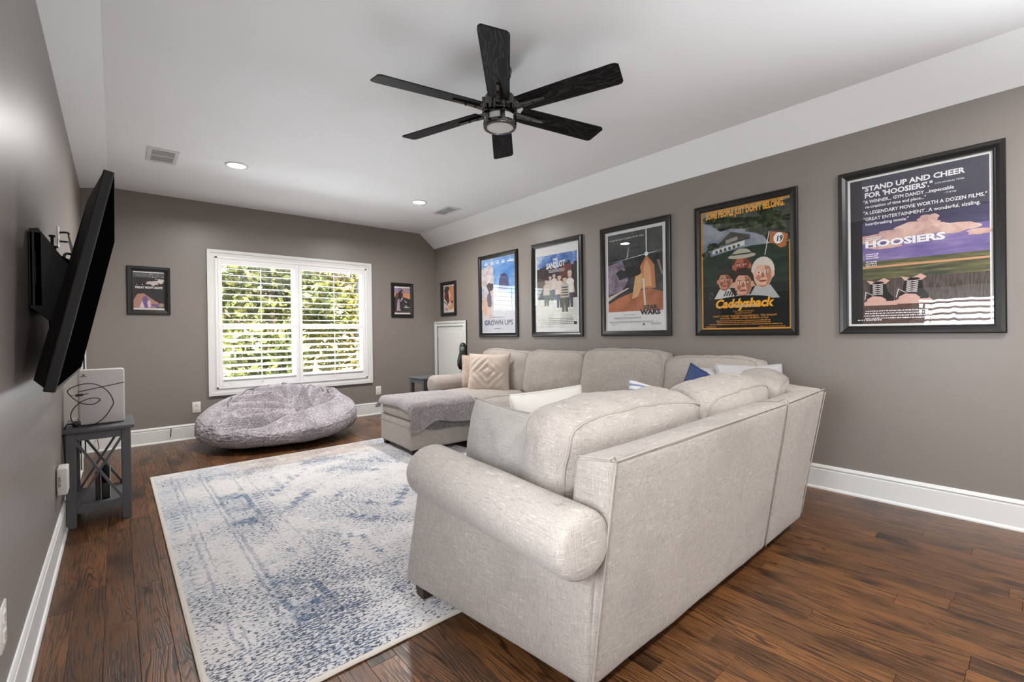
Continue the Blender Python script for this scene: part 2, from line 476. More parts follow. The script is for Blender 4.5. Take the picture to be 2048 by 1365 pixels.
class MB:
    """collects shapes, links them as ONE mesh object"""
    def __init__(self):
        self.v, self.f, self.mi, self.mats = [], [], [], []
    def _add(self, v, f, m=None):
        b = len(self.v)
        self.v += [tuple(q) for q in v]
        k = 0
        if m is not None:
            if m not in self.mats:
                self.mats.append(m)
            k = self.mats.index(m)
        for q in f:
            self.f.append(tuple(i+b for i in q))
            self.mi.append(k)
    def box(self, a, b, m=None):
        (x0, y0, z0), (x1, y1, z1) = a, b
        self.hexa([(x0, y0, z0), (x1, y0, z0), (x1, y1, z0), (x0, y1, z0), (x0, y0, z1), (x1, y0, z1), (x1, y1, z1), (x0, y1, z1)], m)
    def hexa(self, p, m=None):
        self._add(p, [(3, 2, 1, 0), (4, 5, 6, 7), (0, 1, 5, 4), (1, 2, 6, 5), (2, 3, 7, 6), (3, 0, 4, 7)], m)
    def rbox(self, a, b, r=0.01, seg=2, m=None):
        (x0, y0, z0), (x1, y1, z1) = a, b
        self.rhexa([(x0, y0, z0), (x1, y0, z0), (x1, y1, z0), (x0, y1, z0), (x0, y0, z1), (x1, y0, z1), (x1, y1, z1), (x0, y1, z1)], r, seg, m)
    def rhexa(self, p, r=0.01, seg=2, m=None):
        bm = bmesh.new()
        vs = [bm.verts.new(q) for q in p]
        for f in [(3, 2, 1, 0), (4, 5, 6, 7), (0, 1, 5, 4), (1, 2, 6, 5), (2, 3, 7, 6), (3, 0, 4, 7)]:
            bm.faces.new([vs[i] for i in f])
        bmesh.ops.bevel(bm, geom=list(bm.edges)+list(bm.verts), offset=r, segments=seg, profile=0.5, affect='EDGES')
        self.bm(bm, m)
    def bm(self, bm, m=None):
        bm.verts.index_update()
        self._add([v.co[:] for v in bm.verts], [[v.index for v in f.verts] for f in bm.faces], m)
        bm.free()
    def prism(self, pts, axis, a, b, m=None, r=0.0, seg=2):
        """extrude polygon pts (2-D) along axis from a to b"""
        def P(u, v, w):
            return {'x': (w, u, v), 'y': (u, w, v), 'z': (u, v, w)}[axis]
        bm = bmesh.new()
        A = [bm.verts.new(P(u, v, a)) for u, v in pts]
        B = [bm.verts.new(P(u, v, b)) for u, v in pts]
        n = len(pts)
        bm.faces.new(A[::-1])
        bm.faces.new(B)
        for i in range(n):
            bm.faces.new((A[i], A[(i+1) % n], B[(i+1) % n], B[i]))
        bmesh.ops.recalc_face_normals(bm, faces=bm.faces)
        if r:
            bmesh.ops.bevel(bm, geom=list(bm.edges)+list(bm.verts), offset=r, segments=seg, profile=0.5, affect='EDGES')
        self.bm(bm, m)
    def cyl(self, c, r, h, n=24, m=None, r2=None, axis='z'):
        r2 = r if r2 is None else r2
        v, f = [], []
        for k, (rr, t) in enumerate(((r, 0), (r2, h))):
            for i in range(n):
                a = 2*PI*i/n
                q = (rr*math.cos(a), rr*math.sin(a), t)
                if axis == 'x':
                    q = (q[2], q[0], q[1])
                elif axis == 'y':
                    q = (q[0], q[2], q[1])
                v.append((c[0]+q[0], c[1]+q[1], c[2]+q[2]))
        f += [(i, (i+1) % n, n+(i+1) % n, n+i) for i in range(n)]
        f += [tuple(range(n))[::-1], tuple(range(n, 2*n))]
        self._add(v, f, m)
    def lathe(self, prof, c=(0, 0, 0), n=32, m=None):
        v, f = [], []
        for (r, z) in prof:
            for i in range(n):
                a = 2*PI*i/n
                v.append((c[0]+r*math.cos(a), c[1]+r*math.sin(a), c[2]+z))
        for k in range(len(prof)-1):
            f += [(k*n+i, k*n+(i+1) % n, (k+1)*n+(i+1) % n, (k+1)*n+i) for i in range(n)]
        self._add(v, f, m)
    def tube(self, pts, r=0.004, n=6, closed=False, m=None):
        pts = [Vector(p) for p in pts]
        v, f = [], []
        N = len(pts)
        up = Vector((0.13, 0.21, 0.97))
        for i, p in enumerate(pts):
            a = pts[(i-1) % N] if (closed or i > 0) else p
            b = pts[(i+1) % N] if (closed or i < N-1) else p
            t = (b-a)
            t = t.normalized() if t.length > 1e-9 else Vector((0, 0, 1))
            s = t.cross(up)
            if s.length < 1e-3:
                s = t.cross(Vector((1, 0, 0)))
            s.normalize()
            q = s.cross(t)
            for k in range(n):
                an = 2*PI*k/n
                v.append(p+(s*math.cos(an)+q*math.sin(an))*r)
        L = N if closed else N-1
        for i in range(L):
            j = (i+1) % N
            f += [(i*n+k, i*n+(k+1) % n, j*n+(k+1) % n, j*n+k) for k in range(n)]
        if not closed:
            f += [tuple(range(n))[::-1], tuple(range((N-1)*n, N*n))]
        self._add(v, f, m)
    def bar(self, a, b, w, h, m=None, up=(0, 0, 1)):
        a, b = Vector(a), Vector(b)
        t = (b-a).normalized()
        s = t.cross(Vector(up))
        if s.length < 1e-4:
            s = t.cross(Vector((1, 0, 0)))
        s.normalize()
        q = s.cross(t)
        s *= w/2
        q *= h/2
        self.hexa([a-s-q, a+s-q, b+s-q, b-s-q, a-s+q, a+s+q, b+s+q, b-s+q], m)
    def build(self, name, m=None, parent=None, smooth=False, loc=None, rot=None, angle=None):
        me = bpy.data.meshes.new(name)
        me.from_pydata(self.v, [], self.f)
        me.update()
        for q in (self.mats or [m]):
            me.materials.append(q)
        if self.mats:
            me.polygons.foreach_set('material_index', self.mi)
        if smooth:
            me.polygons.foreach_set('use_smooth', [True]*len(me.polygons))
            if angle:
                me.set_sharp_from_angle(angle=math.radians(angle))
        o = bpy.data.objects.new(name, me)
        C.objects.link(o)
        if parent is not None:
            o.parent = parent
        if loc is not None:
            o.location = loc
        if rot is not None:
            o.rotation_euler = rot
        return o

def tag(o, label=None, cat=None, group=None, kind=None):
    if label: o['label'] = label
    if cat: o['category'] = cat
    if group: o['group'] = group
    if kind: o['kind'] = kind
    return o
def thing(name, label, cat, loc=(0, 0, 0), rotz=0.0, group=None):
    o = bpy.data.objects.new(name, None)
    o.empty_display_size = 0.1
    C.objects.link(o)
    o.location = loc
    o.rotation_euler = (0, 0, rotz)
    return tag(o, label, cat, group)
def copy_tree(o, parent=None):
    c = o.copy()
    C.objects.link(c)
    if parent is not None:
        c.parent = parent
    for ch in [q for q in bpy.data.objects if q.parent == o]:
        copy_tree(ch, c)
    return c
def smooth_path(pts, k=6):
    P = [Vector(p) for p in pts]
    out = []
    for i in range(len(P)-1):
        p0, p1, p2, p3 = P[max(i-1, 0)], P[i], P[i+1], P[min(i+2, len(P)-1)]
        for j in range(k):
            t = j/k
            out.append(0.5*((2*p1)+(-p0+p2)*t+(2*p0-5*p1+4*p2-p3)*t*t+(-p0+3*p1-3*p2+p3)*t**3))
    out.append(P[-1])
    return out
def text_mesh(s, size, shear=0.0, offset=0.0, align='LEFT', spacing=1.0):
    cu = bpy.data.curves.new('lettering', 'FONT')
    cu.body = s
    cu.size = size
    cu.shear = shear
    cu.offset = offset
    cu.align_x = align
    cu.space_character = spacing
    cu.resolution_u = 2
    ob = bpy.data.objects.new('lettering', cu)
    me = bpy.data.meshes.new_from_object(ob)
    v = [tuple(q.co) for q in me.vertices]
    f = [tuple(p.vertices) for p in me.polygons]
    bpy.data.objects.remove(ob)
    bpy.data.curves.remove(cu)
    bpy.data.meshes.remove(me)
    return v, f
WALLROT = {'right': -PI/2, 'back': 0.0, 'left': PI/2, 'front': PI}
# ================================================================ SETTING
def struct(o):
    o['kind'] = 'structure'
    return o
T = 0.14
# back-wall window opening and side-window opening
BW = (0.885, 2.715, 0.545, 2.10)
SW = (0.18, 1.06, 0.66, 1.60)
b = MB()
x0, x1, z0, z1 = BW
b.prism([(XL-T, -0.02), (x0, -0.02), (x0, ZC+0.02), (XL-T, ZC+0.02)], 'y', YB, YB+T)
b.prism([(x1, -0.02), (XR+T, -0.02), (XR+T, ZC+0.02), (x1, ZC+0.02)], 'y', YB, YB+T)
b.prism([(x0, -0.02), (x1, -0.02), (x1, z0), (x0, z0)], 'y', YB, YB+T)
b.prism([(x0, z1), (x1, z1), (x1, ZC+0.02), (x0, ZC+0.02)], 'y', YB, YB+T)
struct(b.build('wall_back', M['wall']))
b = MB()
b.box((XR, YF-T, -0.02), (XR+T, YB+T, ZKR+0.12))
struct(b.build('wall_right', M['wall']))
b = MB()
y0, y1, z0, z1 = SW
b.box((XL-T, YF-T, -0.02), (XL, y0, ZKL+0.05))
b.box((XL-T, y1, -0.02), (XL, YB+T, ZKL+0.05))
b.box((XL-T, y0, -0.02), (XL, y1, z0))
b.box((XL-T, y0, z1), (XL, y1, ZKL+0.05))
struct(b.build('wall_left', M['wall']))
# front wall behind the camera
b = MB()
b.box((XL-T, YF-T, -0.02), (XR+T, YF, ZC+0.02))
struct(b.build('wall_front', M['wall']))
# ceiling: flat field with a sloped strip on both sides
b = MB()
b.box((XCL, YF-T, ZC), (XCR, YB+T, ZC+0.1))
b.hexa([(XCR, YF-T, ZC), (XR+0.001, YF-T, ZKR), (XR+0.001, YB+T, ZKR), (XCR, YB+T, ZC), (XCR, YF-T, ZC+0.1), (XR+T, YF-T, ZKR+0.12), (XR+T, YB+T, ZKR+0.12), (XCR, YB+T, ZC+0.1)])
b.hexa([(XL-0.001, YF-T, ZKL), (XCL, YF-T, ZC), (XCL, YB+T, ZC), (XL-0.001, YB+T, ZKL), (XL-T, YF-T, ZKL+0.1), (XCL, YF-T, ZC+0.1), (XCL, YB+T, ZC+0.1), (XL-T, YB+T, ZKL+0.1)])
struct(b.build('ceiling', M['ceiling']))

# floor: planks laid along the room
b = MB()
b.box((XL-T, YF-T, -0.16), (XR+T, YB+T, -0.0135))
floor = struct(b.build('floor', M['subfloor']))
PW = 0.1005
prng = random.Random(11)
def plank_mesh(b, x, ya, yb, w=PW, center=True):
    g = 0.0004
    x0, x1, y0, y1 = x+g, x+w-g, ya+g, yb-g
    c = 0.0009
    zt, zb = 0.0, -0.0135
    b._add([(x0, y0, zb), (x1, y0, zb), (x1, y1, zb), (x0, y1, zb), (x0, y0, zt-c), (x1, y0, zt-c), (x1, y1, zt-c), (x0, y1, zt-c),
            (x0+c, y0+c, zt), (x1-c, y0+c, zt), (x1-c, y1-c, zt), (x0+c, y1-c, zt)],
           [(3, 2, 1, 0), (0, 1, 5, 4), (1, 2, 6, 5), (2, 3, 7, 6), (3, 0, 4, 7), (4, 5, 9, 8), (5, 6, 10, 9), (6, 7, 11, 10), (7, 4, 8, 11), (8, 9, 10, 11)])
slots = []
x = XL
while x < XR-0.005:
    w = min(PW, XR-x)
    y = YF-prng.uniform(0, 1.2)
    while y < YB:
        L = prng.choice((0.45, 0.6, 0.75, 0.9, 1.05, 1.2, 1.5))
        ya, yb = max(y, YF), min(y+L, YB)
        if yb-ya > 0.02:
            slots.append((x, w, ya, yb))
        y += L
    x += w
def seen(s):
    """how much of the board is left uncovered in front of the camera (ranks the boards)"""
    x, w, ya, yb = s
    best = 0.0
    for k in range(9):
        px, py = x+w/2, ya+(yb-ya)*(k+0.5)/9
        d = math.sin(YAW)*px+math.cos(YAW)*py
        if d < 0.5:
            continue
        r = math.cos(YAW)*px-math.sin(YAW)*py
        if abs(r/d*FPX) > 1060 or CAM_H/d*FPX > 740:
            continue
        if 0.22 < px < 2.63 and 1.60 < py < 4.77:
            continue
        if 1.05 < px < 3.1 and 0.95 < py < 1.9:
            continue
        if px > 2.7 and 1.5 < py < 4.9:
            continue
        best += (yb-ya)*w/9*CAM_H*FPX**2/d**3
    return best
slots.sort(key=seen, reverse=True)
rest = MB()
plank_cache = {}
for i, s in enumerate(slots):
    x, w, ya, yb = s
    if i < 292:
        key = (round(w, 4), round(yb-ya, 3))
        if key not in plank_cache:
            q = MB()
            plank_mesh(q, -w/2, -(yb-ya)/2, (yb-ya)/2, w)
            o = q.build('plank', M['plank'], floor, loc=(x+w/2, (ya+yb)/2, 0))
            plank_cache[key] = o.data
        else:
            o = bpy.data.objects.new('plank', plank_cache[key])
            C.objects.link(o)
            o.parent = floor
            o.location = (x+w/2, (ya+yb)/2, 0)
    else:
        plank_mesh(rest, x, ya, yb, w)
tag(rest.build('covered_planks', M['plank'], floor), kind='stuff')

# baseboards: tall board, stepped cap, quarter-round shoe
def base_profile(t=0.014):
    return [(0, 0), (t+0.010, 0), (t+0.010, 0.008), (t+0.006, 0.016), (t, 0.020), (t, 0.140), (t-0.003, 0.143), (t-0.002, 0.150), (t+0.001, 0.156), (t-0.002, 0.166), (t-0.006, 0.174), (0, 0.176)]
def baseboard(name, p, q, inward, t=0.014):
    p, q, n = Vector(p), Vector(q), Vector(inward)
    b = MB()
    pr_ = base_profile(t)
    v = [p+n*a+Vector((0, 0, z)) for a, z in pr_]+[q+n*a+Vector((0, 0, z)) for a, z in pr_]
    k = len(pr_)
    f = [(i, (i+1) % k, k+(i+1) % k, k+i) for i in range(k)]+[tuple(range(k)), tuple(range(k, 2*k))[::-1]]
    b._add(v, f)
    o = b.build(name, M['trim'])
    bm = bmesh.new(); bm.from_mesh(o.data); bmesh.ops.recalc_face_normals(bm, faces=bm.faces); bm.to_mesh(o.data); bm.free()
    return struct(o)
baseboard('baseboard_right', (XR, YF, 0), (XR, 5.445, 0), (-1, 0, 0))
baseboard('baseboard_left', (XL, YF, 0), (XL, 5.445, 0), (1, 0, 0), 0.010)
baseboard('baseboard_back', (XL, YB, 0), (XR, YB, 0), (0, -1, 0))
baseboard('baseboard_front', (XL, YF, 0), (XR, YF, 0), (0, 1, 0))

# ---------------------------------------------------------------- windows with plantation shutters
def casing(b, x0, x1, z0, z1, w=0.085, apron=0.0):
    """picture-frame casing round the opening, local coords, -y is the room"""
    for (d0, d1, th) in ((0.0, 1.0, 0.018), (0.62, 1.0, 0.028), (0.0, 0.16, 0.024)):
        a0, a1 = w*d0, w*d1
        for s in range(4):
            if s == 0: p = [(x0-a1, z1+a1), (x1+a1, z1+a1), (x1+a0, z1+a0), (x0-a0, z1+a0)]
            if s == 1: p = [(x0-a1, z0-a1), (x0-a0, z0-a0), (x1+a0, z0-a0), (x1+a1, z0-a1)]
            if s == 2: p = [(x0-a1, z0-a1), (x0-a1, z1+a1), (x0-a0, z1+a0), (x0-a0, z0-a0)]
            if s == 3: p = [(x1+a0, z0-a0), (x1+a0, z1+a0), (x1+a1, z1+a1), (x1+a1, z0-a1)]
            b.prism(p, 'y', -th, 0.0, r=0.0)
def louver_mesh(L, depth=0.064, th=0.010):
    v, f = [], []
    n = 10
    for s in (-L/2, L/2):
        for k in range(n):
            a = 2*PI*k/n
            v.append((s, depth/2*math.cos(a), th/2*math.sin(a)))
    f = [(k, (k+1) % n, n+(k+1) % n, n+k) for k in range(n)]+[tuple(range(n))[::-1], tuple(range(n, 2*n))]
    me = bpy.data.meshes.new('louver')
    me.from_pydata(v, [], f)
    me.update()
    me.materials.append(M['shutter'])
    me.polygons.foreach_set('use_smooth', [True]*(n)+[False]*2)
    return me
def shutter_panel(root, x0, x1, z0, z1, stile, rail_b, rail_t, divider, louv, name='shutter_panel'):
    """x0..x1 outer panel; louv = list of (z, tilt)"""
    yc = -0.012
    b = MB()
    b.rbox((x0, yc-0.014, z0), (x0+stile, yc+0.014, z1), 0.003)
    b.rbox((x1-stile, yc-0.014, z0), (x1, yc+0.014, z1), 0.003)
    b.rbox((x0+stile, yc-0.013, z0), (x1-stile, yc+0.013, z0+rail_b), 0.003)
    b.rbox((x0+stile, yc-0.013, z1-rail_t), (x1-stile, yc+0.013, z1), 0.003)
    if divider:
        b.rbox((x0+stile, yc-0.013, divider[0]), (x1-stile, yc+0.013, divider[1]), 0.003)
    p = b.build(name, M['shutter'], root)
    L = x1-x0-2*stile-0.004
    me = louver_mesh(L)
    for (z, t) in louv:
        o = bpy.data.objects.new('louver', me)
        C.objects.link(o)
        o.parent = p
        o.location = ((x0+x1)/2, yc, z)
        o.rotation_euler = (t, 0, 0)
    # tilt rods
    zs = [z for z, t in louv]
    groups = [zs] if not divider else [[z for z in zs if z > divider[1]], [z for z in zs if z < divider[0]]]
    for gz in groups:
        q = MB()
        q.rbox(((x0+x1)/2-0.005, yc-0.046, min(gz)-0.03), ((x0+x1)/2+0.005, yc-0.036, max(gz)+0.02), 0.002)
        q.build('tilt_rod', M['shutter'], p)
    return p
def hinges(root, xs, zs):
    for x in xs:
        for z in zs:
            q = MB()
            q.cyl((x, -0.034, z-0.035), 0.004, 0.07, 8)
            q.build('shutter_hinge', M['shutter'], root)
# window_1: back wall
w1 = bpy.data.objects.new('window_1', None); C.objects.link(w1); w1.location = (0, YB, 0); struct(w1)
b = MB(); casing(b, 0.900, 2.700, 0.560, 2.085, 0.092); 
b.build('window_casing', M['trim'], w1)
b = MB()   # inner shutter frame
for a, c in (((0.885, -0.03, 0.545), (0.912, 0.05, 2.10)), ((2.690, -0.03, 0.545), (2.716, 0.05, 2.10)), ((0.885, -0.03, 2.075), (2.716, 0.05, 2.101)), ((0.885, -0.03, 0.544), (2.716, 0.05, 0.570))):
    b.rbox(a, c, 0.004)
b.build('shutter_frame', M['shutter'], w1)
lv = [(1.965-0.076*k, math.radians(7)) for k in range(9)]+[(1.190-0.0757*k, math.radians(26)) for k in range(8)]
shutter_panel(w1, 0.914, 1.801, 0.572, 2.073, 0.040, 0.073, 0.062, (1.247, 1.297), lv)
shutter_panel(w1, 1.805, 2.688, 0.572, 2.073, 0.040, 0.073, 0.062, (1.247, 1.297), lv)
hinges(w1, (0.912, 2.692), (0.72, 1.30, 1.93))
def sash_window(root, x0, x1, z0, z1, y=0.085):
    """twin double-hung sashes behind the shutter"""
    b = MB()
    xm = (x0+x1)/2
    for a, c in ((x0, x0+0.045), (xm-0.045, xm+0.045), (x1-0.045, x1)):
        b.box((a, y-0.03, z0), (c, y+0.055, z1))
    b.box((x0, y-0.03, z0), (x1, y+0.055, z0+0.05))
    b.box((x0, y-0.03, z1-0.04), (x1, y+0.055, z1))
    zm = (z0+z1)/2-0.03
    b.box((x0, y-0.01, zm-0.022), (x1, y+0.03, zm+0.022))
    b.build('window_sash', M['trim'], root)
    for a, c in ((x0+0.045, xm-0.045), (xm+0.045, x1-0.045)):
        for (p, q) in ((z0+0.05, zm-0.022), (zm+0.022, z1-0.04)):
            g = MB(); g.box((a, y+0.008, p), (c, y+0.012, q)); g.build('pane', M['pane'], root)
sash_window(w1, 0.885, 2.715, 0.545, 2.10)
# window_2: left wall beside the camera (seen only as a reflection in the picture glass)
w2 = bpy.data.objects.new('window_2', None); C.objects.link(w2); w2.location = (XL, 0, 0); w2.rotation_euler = (0, 0, PI/2); struct(w2)
b = MB(); casing(b, 0.195, 1.045, 0.675, 1.585, 0.085); b.build('window_casing', M['trim'], w2)
b = MB()
for a, c in (((0.18, -0.03, 0.66), (0.205, 0.05, 1.60)), ((1.035, -0.03, 0.66), (1.06, 0.05, 1.60)), ((0.18, -0.03, 1.575), (1.06, 0.05, 1.60)), ((0.18, -0.03, 0.66), (1.06, 0.05, 0.685))):
    b.rbox(a, c, 0.004)
b.build('shutter_frame', M['shutter'], w2)
shutter_panel(w2, 0.207, 1.033, 0.687, 1.573, 0.045, 0.06, 0.06, None, [(1.475-0.0745*k, math.radians(30)) for k in range(10)])

# access doors in the two knee walls
def knee_door(name, side, along, w, top, hinge_left):
    r = bpy.data.objects.new(name, None); C.objects.link(r); struct(r)
    r.location = (XR if side == 'right' else XL, along, 0)
    r.rotation_euler = (0, 0, WALLROT[side])
    h = w/2
    cw = 0.075
    b = MB()
    for (d0, d1, th) in ((0.0, 1.0, 0.016), (0.6, 1.0, 0.026), (0.0, 0.2, 0.021)):
        a0, a1 = cw*d0, cw*d1
        i0, i1 = h-cw+0.0, top-cw
        b.prism([(-i0-a1, 0), (-i0-a1, i1+a1), (-i0-a0, i1+a0), (-i0-a0, 0)], 'y', -th, 0)
        b.prism([(i0+a0, 0), (i0+a0, i1+a0), (i0+a1, i1+a1), (i0+a1, 0)], 'y', -th, 0)
        b.prism([(-i0-a1, i1+a1), (i0+a1, i1+a1), (i0+a0, i1+a0), (-i0-a0, i1+a0)], 'y', -th, 0)
    b.build('door_casing', M['trim'], r)
    b = MB()
    b.box((-h+cw+0.003, -0.006, 0.012), (h-cw-0.003, 0.0, top-cw-0.003))
    b.rbox((-h+cw+0.09, -0.009, 0.10), (h-cw-0.09, -0.004, top-cw-0.09), 0.002)
    b.build('door_panel', M['trim'], r)
    for z in (0.25, top-0.30):
        q = MB(); q.cyl((-(h-cw) if hinge_left else (h-cw), -0.010, z-0.045), 0.007, 0.09, 10); q.build('door_hinge', M['hinge'], r)
    q = MB()
    x = (h-cw-0.05)*(1 if hinge_left else -1)
    q.cyl((x, -0.035, 0.70), 0.010, 0.03, 12, axis='y'); q.cyl((x, -0.055, 0.70), 0.024, 0.02, 16, axis='y')
    q.build('door_knob', M['hinge'], r)
    return r
knee_door('door_1', 'right', 5.87, 0.86, 1.35, True)
knee_door('door_2', 'left', 5.87, 0.86, 1.35, False)
# ================================================================ SOFT FURNITURE
def nz(p, s, seed=0.0):
    return mnoise.noise(Vector((p[0]*s+seed, p[1]*s+seed*1.7, p[2]*s-seed)))
def fbm(p, s, seed=0.0, o=3):
    a, t = 1.0, 0.0
    for k in range(o):
        t += a*nz(p, s*(2**k), seed+k*3.1)
        a *= 0.5
    return t

# ---- rug
rug = thing('area_rug', 'distressed cream and blue patterned area rug lying on the dark wood floor', 'rug', (1.425, 3.186, 0))
b = MB()
b.rbox((-1.22, -1.604, 0.0005), (1.22, 1.604, 0.011), 0.003, 2)
b.build('pile', M['rug'], rug, smooth=True, angle=40)
b = MB()
loop = []
for (x, y) in ((-1.222, -1.606), (1.222, -1.606), (1.222, 1.606), (-1.222, 1.606)):
    loop.append((x, y))
for i in range(4):
    (x0, y0), (x1, y1) = loop[i], loop[(i+1) % 4]
    pts = [(x0+(x1-x0)*k/40, y0+(y1-y0)*k/40, 0.0055+0.001*math.sin(k*2.1+i)) for k in range(41)]
    b.tube(pts, 0.0045, 6)
b.build('bound_edge', M['rugback'], rug, smooth=True)

# ---- box cushions: two bulging faces, a gusset and piped seams
def box_cushion(root, w, d, h, name='cushion_body', m=None, seed=0.0, bulge=0.05, wrinkle=0.010, crush=0.0, pipe=True, N=26):
    """local: x width, y depth (front -y), z height from 0"""
    bm = bmesh.new()
    bmesh.ops.create_cube(bm, size=2.0)
    bmesh.ops.subdivide_edges(bm, edges=bm.edges, cuts=N-1, use_grid_fill=True)
    def warp(x, y, z):
        ax, az = abs(x), abs(z)
        rx = 1-0.055*az**8-0.02*az**2
        rz = 1-0.070*ax**8-0.02*ax**2
        X, Z = x*rx, z*rz
        face = max(0.0, (1-ax**4)*(1-az**4))
        Y = y*(1+bulge/(d/2)*face) if abs(y) > 0.999 else y*(1.0+bulge/(d/2)*face)
        # gusset swells between the seams
        g = (1-y*y)
        if ax > 0.98: X += math.copysign(0.030/(w/2)*g, x)
        if az > 0.98: Z += math.copysign(0.028/(h/2)*g, z)
        px, py, pz = X*w/2, Y*d/2, Z*h/2
        # saggy top edge and creases
        if z > 0:
            pz -= crush*(z**3)*(0.5+0.5*math.cos(2.2*x+seed))
        q = (px+seed*3.1, py, pz)
        n = fbm(q, 5.5, seed, 2)
        edge = max(ax, az)**6
        cre = abs(nz((px*1.0, py, pz*0.35+0.1), 22, seed+5))
        off = wrinkle*n*1.3-wrinkle*0.9*edge*(1-cre)*0.6
        if abs(y) > 0.98: py += math.copysign(off, y)
        elif ax > 0.9: px += math.copysign(off, x)
        else: pz += math.copysign(off, z)
        return Vector((px, py, pz+h/2))
    for v in bm.verts:
        v.co = warp(*v.co)
    me = bpy.data.meshes.new(name)
    bm.to_mesh(me); bm.free()
    me.materials.append(m or M['sofa'])
    me.polygons.foreach_set('use_smooth', [True]*len(me.polygons))
    o = bpy.data.objects.new(name, me); C.objects.link(o); o.parent = root
    if pipe:
        b = MB()
        for s in (-1, 1):
            pts = []
            n = 26
            for k in range(4):
                for i in range(n):
                    t = -1+2*i/n
                    p = [(t, -1), (1, t), (-t, 1), (-1, -t)][k]
                    c = warp(p[0], s, p[1])
                    pts.append(c+Vector((0, 0.0, 0)))
            b.tube(pts, 0.004, 6, closed=True)
        b.build('piping', M['pipe'], root, smooth=True)
    return o
def pillow(root, w, h, t, m, seed=0.0, name='pillow_body', N=34, wrinkle=0.012, diamond=False, concave=0.07):
    """knife-edge throw pillow; local x width, z height from 0, y thickness"""
    v, f = [], []
    def P(i, j, s):
        x, z = -1+2*i/N, -1+2*j/N
        e = max(0.0, (1-abs(x)**2.6)*(1-abs(z)**2.6))
        y = s*t/2*e**0.62
        X = x*(1-concave*(1-z*z))
        Z = z*(1-concave*(1-x*x))
        px, pz = X*w/2, Z*h/2
        y += s*e*wrinkle*fbm((px, s*0.3, pz), 7, seed, 3)
        if diamond:
            u = abs(px)*1.0+abs(pz)*1.0
            y += s*e*0.010*math.sin(u*70)
            y += s*e*0.003*math.sin((px-pz)*260)
        return (px, y, pz+h/2)
    n = N+1
    for s in (-1, 1):
        for i in range(n):
            for j in range(n):
                v.append(P(i, j, s))
    for s in (0, 1):
        o = s*n*n
        for i in range(N):
            for j in range(N):
                q = (o+i*n+j, o+(i+1)*n+j, o+(i+1)*n+j+1, o+i*n+j+1)
                f.append(q if s == 0 else q[::-1])
    o = mesh_obj(name, v, f, m, root, True)
    bm = bmesh.new(); bm.from_mesh(o.data)
    bmesh.ops.remove_doubles(bm, verts=bm.verts, dist=1e-5)
    bmesh.ops.recalc_face_normals(bm, faces=bm.faces)
    bm.to_mesh(o.data); bm.free()
    # seam welt
    b = MB()
    pts = [Vector(P(i, 0, 1)) for i in range(N)]+[Vector(P(N, j, 1)) for j in range(N)]+[Vector(P(N-i, N, 1)) for i in range(N)]+[Vector(P(0, N-j, 1)) for j in range(N)]
    b.tube(pts, 0.004, 5, closed=True)
    b.build('seam', m, root, smooth=True)
    return o

# ---- sectional sofa, three sections
zb = 0.065
def foot(root, x, y, s=0.035, h=0.07):
    b = MB()
    b.hexa([(x-s*0.8, y-s*0.8, 0.0), (x+s*0.8, y-s*0.8, 0.0), (x+s*0.8, y+s*0.8, 0.0), (x-s*0.8, y+s*0.8, 0.0), (x-s, y-s, h), (x+s, y-s, h), (x+s, y+s, h), (x-s, y+s, h)])
    return b.build('foot', M['foot'], root)
def grid_hexa(p, n=14, r=0.03, seed=0.0, amp=0.004):
    """rounded hexahedron with slightly lumpy upholstery"""
    q = MB()
    bm = bmesh.new()
    vs = [bm.verts.new(c) for c in p]
    for f in [(3, 2, 1, 0), (4, 5, 6, 7), (0, 1, 5, 4), (1, 2, 6, 5), (2, 3, 7, 6), (3, 0, 4, 7)]:
        bm.faces.new([vs[i] for i in f])
    bmesh.ops.bevel(bm, geom=list(bm.edges)+list(bm.verts), offset=r, segments=3, profile=0.5, affect='EDGES')
    big = [e for e in bm.edges if e.calc_length() > 0.15]
    bmesh.ops.subdivide_edges(bm, edges=big, cuts=n, use_grid_fill=True)
    bm.normal_update()
    for v in bm.verts:
        v.co += v.normal*amp*fbm(v.co, 3.2, seed, 2)
    q.bm(bm)
    return q
def roll_arm(root, p_front, p_back, rx, zc, r, panel, seed=0.0, taper=0.12):
    """scrolled arm: roll + outer panel. panel: 8 corner points"""
    # the roll
    n, L = 28, 26
    v, f = [], []
    A, B = Vector(p_front), Vector(p_back)
    ax = (B-A).normalized()
    side = Vector((0, 0, 1)).cross(ax).normalized()
    ks = [(-0.030, 0.0), (-0.029, 0.55), (-0.022, 0.80), (-0.010, 0.94), (0.010, 1.0)]
    rings = []
    for (d, k) in ks:
        rings.append((A+ax*d, k))
    for i in range(1, L):
        rings.append((A+(B-A-ax*.03)*(i/L), 1.0))
    rings += [(B-ax*.03, 1.0), (B-ax*.012, .985), (B, .94), (B+ax*.008, .85), (B+ax*.011, .5), (B+ax*.012, 0.0)]
    for (c, k) in rings:
        k *= 1-taper*max(0.0, min(1.0, (c-A).dot(ax)/(B-A).length))
        for i in range(n):
            a = 2*PI*i/n
            rr = r*k*(1+0.02*nz((c[0]+math.cos(a)*0.3, c[1], math.sin(a)*0.3), 4, seed))
            v.append(c+side*(rr*math.cos(a))+Vector((0, 0, rr*math.sin(a)*0.95)))
    for i in range(len(rings)-1):
        f += [(i*n+k, i*n+(k+1) % n, (i+1)*n+(k+1) % n, (i+1)*n+k) for k in range(n)]
    o = mesh_obj('arm', v, f, M['sofa'], root, True)
    q = grid_hexa(panel, 10, 0.02, seed, 0.003)
    q.build('arm_panel', M['sofa'], root, smooth=True)
    return o
